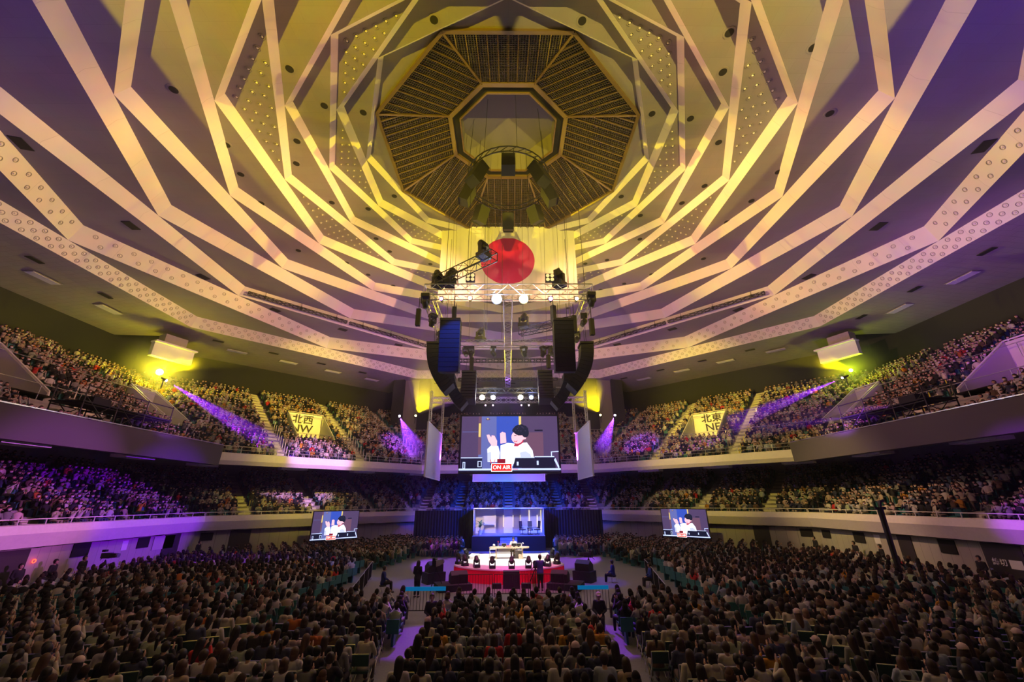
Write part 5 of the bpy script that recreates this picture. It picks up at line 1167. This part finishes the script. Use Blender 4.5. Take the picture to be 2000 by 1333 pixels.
for k, (vv, lt, lv, mi) in enumerate(protos):
    ix = np.where(pid == k)[0]
    if not len(ix): continue
    c_, s_ = np.cos(ang[ix])[:, None], np.sin(ang[ix])[:, None]; s3 = sc[ix][:, None]
    lean = rng.normal(0, .06, len(ix))[:, None]
    x = vv[None, :, 0]+lean*vv[None, :, 2]; y = vv[None, :, 1]+rng.normal(.02, .05, len(ix))[:, None]*vv[None, :, 2]; z = vv[None, :, 2]
    X = (x*c_-y*s_)*s3+ppl[ix, 0][:, None]+jx[ix, 0][:, None]; Y = (x*s_+y*c_)*s3+ppl[ix, 1][:, None]+jx[ix, 1][:, None]; Z = z*s3+ppl[ix, 2][:, None]
    VV.append(np.stack([X, Y, Z], 2).reshape(-1, 3)); LT.append(np.tile(lt, len(ix))); LV.append((lv[None, :]+(np.arange(len(ix))*len(vv))[:, None]+off).reshape(-1)); off += len(ix)*len(vv)
    pal = np.stack([sk[ix], HC[hci[ix]], np.clip(TC[tci[ix]]*tb_[ix]*.82, 0, .9), LC[lci[ix]], np.tile([.70, .71, .74], (len(ix), 1))], 1)
    CO.append(pal[:, mi, :].reshape(-1, 3))
def big_mesh(name, VV, LT, LV, CO, m):
    VV = np.concatenate(VV).astype(np.float32); LT = np.concatenate(LT).astype(np.int32); LV = np.concatenate(LV).astype(np.int32)
    me = bpy.data.meshes.new(name); me.vertices.add(len(VV)); me.vertices.foreach_set('co', VV.ravel()); me.loops.add(len(LV)); me.loops.foreach_set('vertex_index', LV); me.polygons.add(len(LT)); me.polygons.foreach_set('loop_start', np.concatenate([[0], np.cumsum(LT)[:-1]]).astype(np.int32)); me.polygons.foreach_set('loop_total', LT)
    me.update(calc_edges=True)
    if CO is not None:
        CO = np.concatenate(CO); a = me.attributes.new('tint', 'FLOAT_COLOR', 'FACE'); a.data.foreach_set('color', np.concatenate([CO, np.ones((len(CO), 1))], 1).astype(np.float32).ravel())
    me.polygons.foreach_set('use_smooth', np.ones(len(LT), bool)); me.materials.append(m); o = bpy.data.objects.new(name, me); COL.objects.link(o); return o
crowd = big_mesh('seated_crowd', VV, LT, LV, CO, mat_attr('crowd_cloth')); tag(crowd, 'thousands of seated spectators filling the tiered stands and the far arena floor', 'crowd', None, 'stuff')
print('CROWD', n, len(crowd.data.vertices))
# rows of teal seats under them
b = MB(); b.box((0, -.03, .42), (.44, .40, .06)); b.box((0, -.24, .62), (.44, .05, .42)); b.box((0, -.0, .2), (.08, .3, .4)); sv = np.array([tuple(v) for v in b.v], np.float32); slt = np.array([4]*len(b.f), np.int32); slv = np.concatenate([np.array(f, np.int32) for f in b.f])
sp_ = np.array([s[:4] for s in seatpos]); c_, s_ = np.cos(sp_[:, 3])[:, None], np.sin(sp_[:, 3])[:, None]
X = sv[None, :, 0]*c_-sv[None, :, 1]*s_+sp_[:, 0][:, None]; Y = sv[None, :, 0]*s_+sv[None, :, 1]*c_+sp_[:, 1][:, None]; Z = sv[None, :, 2]+sp_[:, 2][:, None]
st_ = big_mesh('stand_seats', [np.stack([X, Y, Z], 2).reshape(-1, 3)], [np.tile(slt, len(sp_))], [(slv[None]+(np.arange(len(sp_))*len(sv))[:, None]).reshape(-1)], None, mat('teal_seat', (.03, .16, .17), .5))
st_.data.polygons.foreach_set('use_smooth', np.zeros(len(st_.data.polygons), bool)); tag(st_, 'close rows of teal seats carrying the crowd in stands and arena', 'seats', None, 'stuff')

# ---- single people
BLK = (.015, .015, .02)
person((.34, 33.98, .80), PI-.15, 'clap', 'curly', (.02, .02, .03), (.85, .85, .86), (.16, .12, .07), 'man in white hoodie clapping behind the pale desk on the stage', None, False, True, False, True)
b = MB(); b.box((0, 0, .44), (.48, .46, .07)); b.box((0, .26, .75), (.46, .06, .5)); b.cyl((0, 0, 0), (0, 0, .42), .04, .04, 8); b.cyl((0, 0, 0), (0, 0, .04), .26, .2, 12); 
dc = empty('swivel_chair', (.34, 34.0, .80), -.15, 'swivel chair under the man in the white hoodie', 'chair'); b = MB(); b.box((0, 0, .40), (.48, .46, .06)); b.build('seat', M['cloth_black'], dc); b = MB(); b.box((0, .26, .68), (.44, .05, .4)); b.build('backrest', M['cloth_black'], dc); b = MB(); b.cyl((0, 0, 0), (0, 0, .38), .035, .035, 8); b.cyl((0, 0, 0), (0, 0, .04), .26, .2, 12); b.build('base', M['alu'], dc)
for x, y, rz, lab in ((-25.55, 24.4, -PI/2-.3, 'standing guard in black at the left arena wall, left of the red lamp'), (-25.5, 26.1, -PI/2+.2, 'standing guard in black at the left arena wall, right of the red lamp'), (-25.3, 27.6, -PI/2, 'standing man in dark suit beside the television camera at the left wall'),
        (-25.5, 37.6, -PI/2, 'standing usher in black before the dark doorway at the left wall'), (25.5, 37.5, PI/2, 'standing usher in black on the right wall, farthest from the camera'), (25.5, 33.3, PI/2, 'standing man in dark suit in the middle of the right wall'), (25.4, 30.9, PI/2-.4, 'dark standing figure with a pale coat at the right wall'), (25.5, 24.7, PI/2, 'standing guard in black suit left of the wide double door')):
    person((x, y, 0), rz, 'stand', 'short', (.012, .01, .01), BLK, BLK, lab, 'staff standing along the arena walls', False, True, False, False, None, 1.04)
person((1.75, 26.3, 0), .1, 'stand_cam', 'short', (.02, .015, .015), (.04, .05, .22), BLK, 'camera operator in blue jacket standing before the stage front', None, False, True, False, False, None, 1.05)
person((-4.9, 24.9, 0), -.3, 'stand', 'long', (.02, .015, .015), BLK, BLK, 'crew member in black standing left of the stage near the camera tripod', None, False, False)
person((-7.0, 26.0, 0), -1.2, 'lap', 'short', (.02, .015, .015), (.02, .03, .2), BLK, 'crouching crew member in blue beside the left barrier', None, False, True)
person((6.4, 28.6, -.1), 1.2, 'lap', 'short', (.02, .015, .015), (.02, .03, .25), BLK, 'crouching crew member in blue right of the stage', None, False, True)
person((8.3, 27.2, -.1), 1.6, 'lap', 'short', (.02, .015, .015), (.02, .05, .3), BLK, 'crew member in blue by the right barrier near the stage', None, False, True)
person((-3.1, 18.9, -.08), .2+PI, 'lap', 'short', (.02, .015, .015), BLK, BLK, 'guard in black crouching in the left aisle facing the audience', None, False, True)
person((3.55, 18.9, -.08), PI-.2, 'lap', 'short', (.02, .015, .015), BLK, BLK, 'guard in black cap crouching in the right aisle facing the audience', None, False, True, False, False, 'cap')
def stool(x, y, lab):
    T = empty('stool', (x, y, 0), 0, lab, 'stool', 'black stools of the crew'); b = MB(); b.cyl((0, 0, .34), (0, 0, .40), .19, .19, 14); b.build('seat', M['black'], T)
    for k in range(3): a = 2*PI*k/3; b = MB(); b.tube([(.15*math.cos(a), .15*math.sin(a), .34), (.2*math.cos(a), .2*math.sin(a), 0)], .015, 5); b.build('leg', M['alu'], T)
stool(-7.0, 26.0, 'stool under the crew member by the left barrier'); stool(6.4, 28.6, 'stool under the crew member right of the stage'); stool(8.3, 27.2, 'stool under the crew member by the right barrier'); stool(-3.1, 18.9, 'stool under the guard in the left aisle'); stool(3.55, 18.9, 'stool under the guard in the right aisle')
def tvcam(loc, rz, s, label):
    T = empty('television_camera', loc, rz, label, 'camera', 'television cameras'); b = MB()
    for k in range(3): a = 2*PI*k/3+.5; b.tube([(0, 0, 1.25*s), (.5*math.cos(a), .5*math.sin(a), 0)], .025, 6)
    b.build('tripod', M['black'], T); b = MB(); b.box((0, 0, 1.45*s), (.26, .55, .3)); b.box((0, .45, 1.45*s), (.22, .3, .24)); b.box((.0, -.2, 1.68*s), (.2, .22, .12)); b.build('camera_body', M['black'], T); b = MB(); b.cyl((0, .55, 1.45*s), (0, .72, 1.45*s), .11, .13, 14); b.build('lens', M['lens'], T)
    b = MB(); b.tube([(-.1, -.25, 1.38*s), (-.3, -.6, 1.2*s)], .02, 5); b.build('pan_handle', M['black'], T)
tvcam((-25.0, 28.7, 0), -PI/2, 1.15, 'large television camera on tripod at the left arena wall'); tvcam((-4.2, 26.6, 0), -.35, .95, 'television camera on tripod left of the stage front'); tvcam((1.55, 27.35, 0), .0, .8, 'small camera on tripod before the stage, held by the operator'); tvcam((5.3, 30.6, 0), .9, .9, 'television camera on tripod at the right rear of the stage')

# ------------------------------------------------------------------ haze : thin everywhere, with denser cones and puffs added for beams and glow
def haze_mat(name, dens, g):
    hm = bpy.data.materials.new(name); hm.use_nodes = True; nt = hm.node_tree; nt.nodes.clear()
    vs = nt.nodes.new('ShaderNodeVolumeScatter'); vs.inputs['Density'].default_value = dens; vs.inputs['Anisotropy'].default_value = g
    vo = nt.nodes.new('ShaderNodeOutputMaterial'); nt.links.new(vs.outputs[0], vo.inputs['Volume']); return hm
hz = MB(); hz.box((0, 30, 20), (130, 130, 44)); tag(hz.build('haze', haze_mat('thin_haze', .0011, .3)), 'thin stage haze hanging through the whole hall', 'haze', None, 'stuff')
def puff_mat(name, dens, r):
    hm = haze_mat(name, dens, .0); nt = hm.node_tree; tc = nt.nodes.new('ShaderNodeTexCoord'); ln = nt.nodes.new('ShaderNodeVectorMath'); ln.operation = 'LENGTH'
    mr = nt.nodes.new('ShaderNodeMapRange'); mr.inputs['From Min'].default_value = 0; mr.inputs['From Max'].default_value = r*.72; mr.inputs['To Min'].default_value = dens*1.6; mr.inputs['To Max'].default_value = 0; mr.interpolation_type = 'SMOOTHSTEP'
    nt.links.new(tc.outputs['Object'], ln.inputs[0]); nt.links.new(ln.outputs['Value'], mr.inputs['Value']); nt.links.new(mr.outputs[0], [n for n in nt.nodes if n.type == 'VOLUME_SCATTER'][0].inputs['Density']); return hm
def outward(o):
    bm = bmesh.new(); bm.from_mesh(o.data); bmesh.ops.remove_doubles(bm, verts=bm.verts, dist=1e-5); bmesh.ops.recalc_face_normals(bm, faces=bm.faces); bm.to_mesh(o.data); bm.free(); return o
def haze_cone(loc, aim, L, r0_, r1, dens, label, g=.1):
    a = Vector(loc); d = (Vector(aim)-a).normalized(); b = MB(); b.tube([a, a+d*L*.5, a+d*L], [r0_, (r0_+r1)/2, r1], 20)
    tag(outward(b.build('haze', haze_mat('lamp_haze', dens, g))), label, 'haze', None, 'stuff')
for loc, aim, L, r1, dn, lab in (((-34.7, 40.5, 16.2), (-21, 42, 8.6), 13.5, 1.3, .030, 'haze lit by the purple beam over the left rear stand'), ((34.5, 40.5, 16.3), (22, 44, 11.5), 12, 1.15, .030, 'haze lit by the purple beam over the right rear stand'),
        ((-15.5, 58.3, 16.0), (-9.5, 47, 8), 11, 1.6, .050, 'haze lit by the purple beam left of the centre screen'), ((15.3, 58.3, 16.0), (10.5, 50, 9), 9, 1.3, .050, 'haze lit by the purple beam right of the centre screen'),
        ((-13.75, 60.5, 16.6), (8, 20, 32), 10, 4.2, .045, 'haze lit by the yellow fan beside the left pillar'), ((13.75, 60.5, 16.6), (-8, 20, 32), 7, 2.9, .045, 'haze lit by the yellow fan beside the right pillar')):
    haze_cone(loc, aim, L, .06, r1, dn, lab)
for x, y, z, r, dn, lab in ((-36.9, 41.7, 17.9, 6.5, .075, 'glowing yellow haze round the left corner flood'), (36.9, 41.7, 18.0, 5.5, .060, 'glowing yellow-green haze round the right corner flood'), (0, 30, 17.2, 8.0, .005, 'smoke hanging inside the lighting rig'), (0, 41, 14.5, 8.5, .004, 'smoke hanging above the centre screen')):
    b = MB(); b.sphere((0, 0, 0), r, 20, 12, 0, (1, 1, .7)); tag(outward(b.build('haze', puff_mat('lamp_haze', dn, r), None, (x, y, z))), lab, 'haze', None, 'stuff')
# the flood and beam lamps themselves
for x, y, z, r, c, aim, lab in ((-36.9, 41.7, 17.6, .30, ((1, .95, .35), 90), (0, 0, 10), 'dazzling yellow flood lamp in the left rear corner of the upper stand'), (36.9, 41.7, 17.6, .17, ((.75, 1, .15), 50), (0, 0, 10), 'yellow-green flood lamp in the right rear corner of the upper stand'),
        (-34.75, 40.45, 16.25, .11, ((.75, .45, 1), 30), (-21, 42, 8.6), 'purple beam lamp on a bracket left, over the rear stand'), (34.55, 40.45, 16.35, .11, ((.75, .45, 1), 30), (22, 44, 11.5), 'purple beam lamp on a bracket right, over the rear stand'),
        (-15.55, 58.4, 16.05, .14, ((.8, .6, 1), 40), (-9.5, 47, 8), 'purple beam lamp beside the left wide pillar'), (15.35, 58.4, 16.05, .14, ((.8, .6, 1), 40), (10.5, 50, 9), 'purple beam lamp beside the right wide pillar'),
        (-13.75, 60.6, 16.6, .14, ((1, .9, .2), 40), (4, 20, 30), 'yellow fan lamp beside the left wide pillar'), (13.75, 60.6, 16.6, .14, ((1, .9, .2), 40), (-4, 20, 30), 'yellow fan lamp beside the right wide pillar')):
    T = empty('beam_lamp', (x, y, z), 0, lab, 'lamp', 'beam lamps in the upper stand'); d = (Vector(aim)-Vector((x, y, z))).normalized()
    b = MB(); b.tube([-d*(.6+r), -d*.3, -d*.12], [r*.7, r*1.15, r*1.2], 12); b.build('housing', M['black'], T)
    b = MB(); b.cyl(-d*.1, -d*.06, r, r, 16); 
    b.sphere(tuple(-d*.08), r*.8, 12, 8); b.build('lens', mat_emit('beam_lens', *c), T)
    b = MB(); b.tube([-d*.4, -d*.4+Vector((0, 0, -1.4 if z > 17 else -1.0))], .05, 6); b.build('stand', M['black'], T)
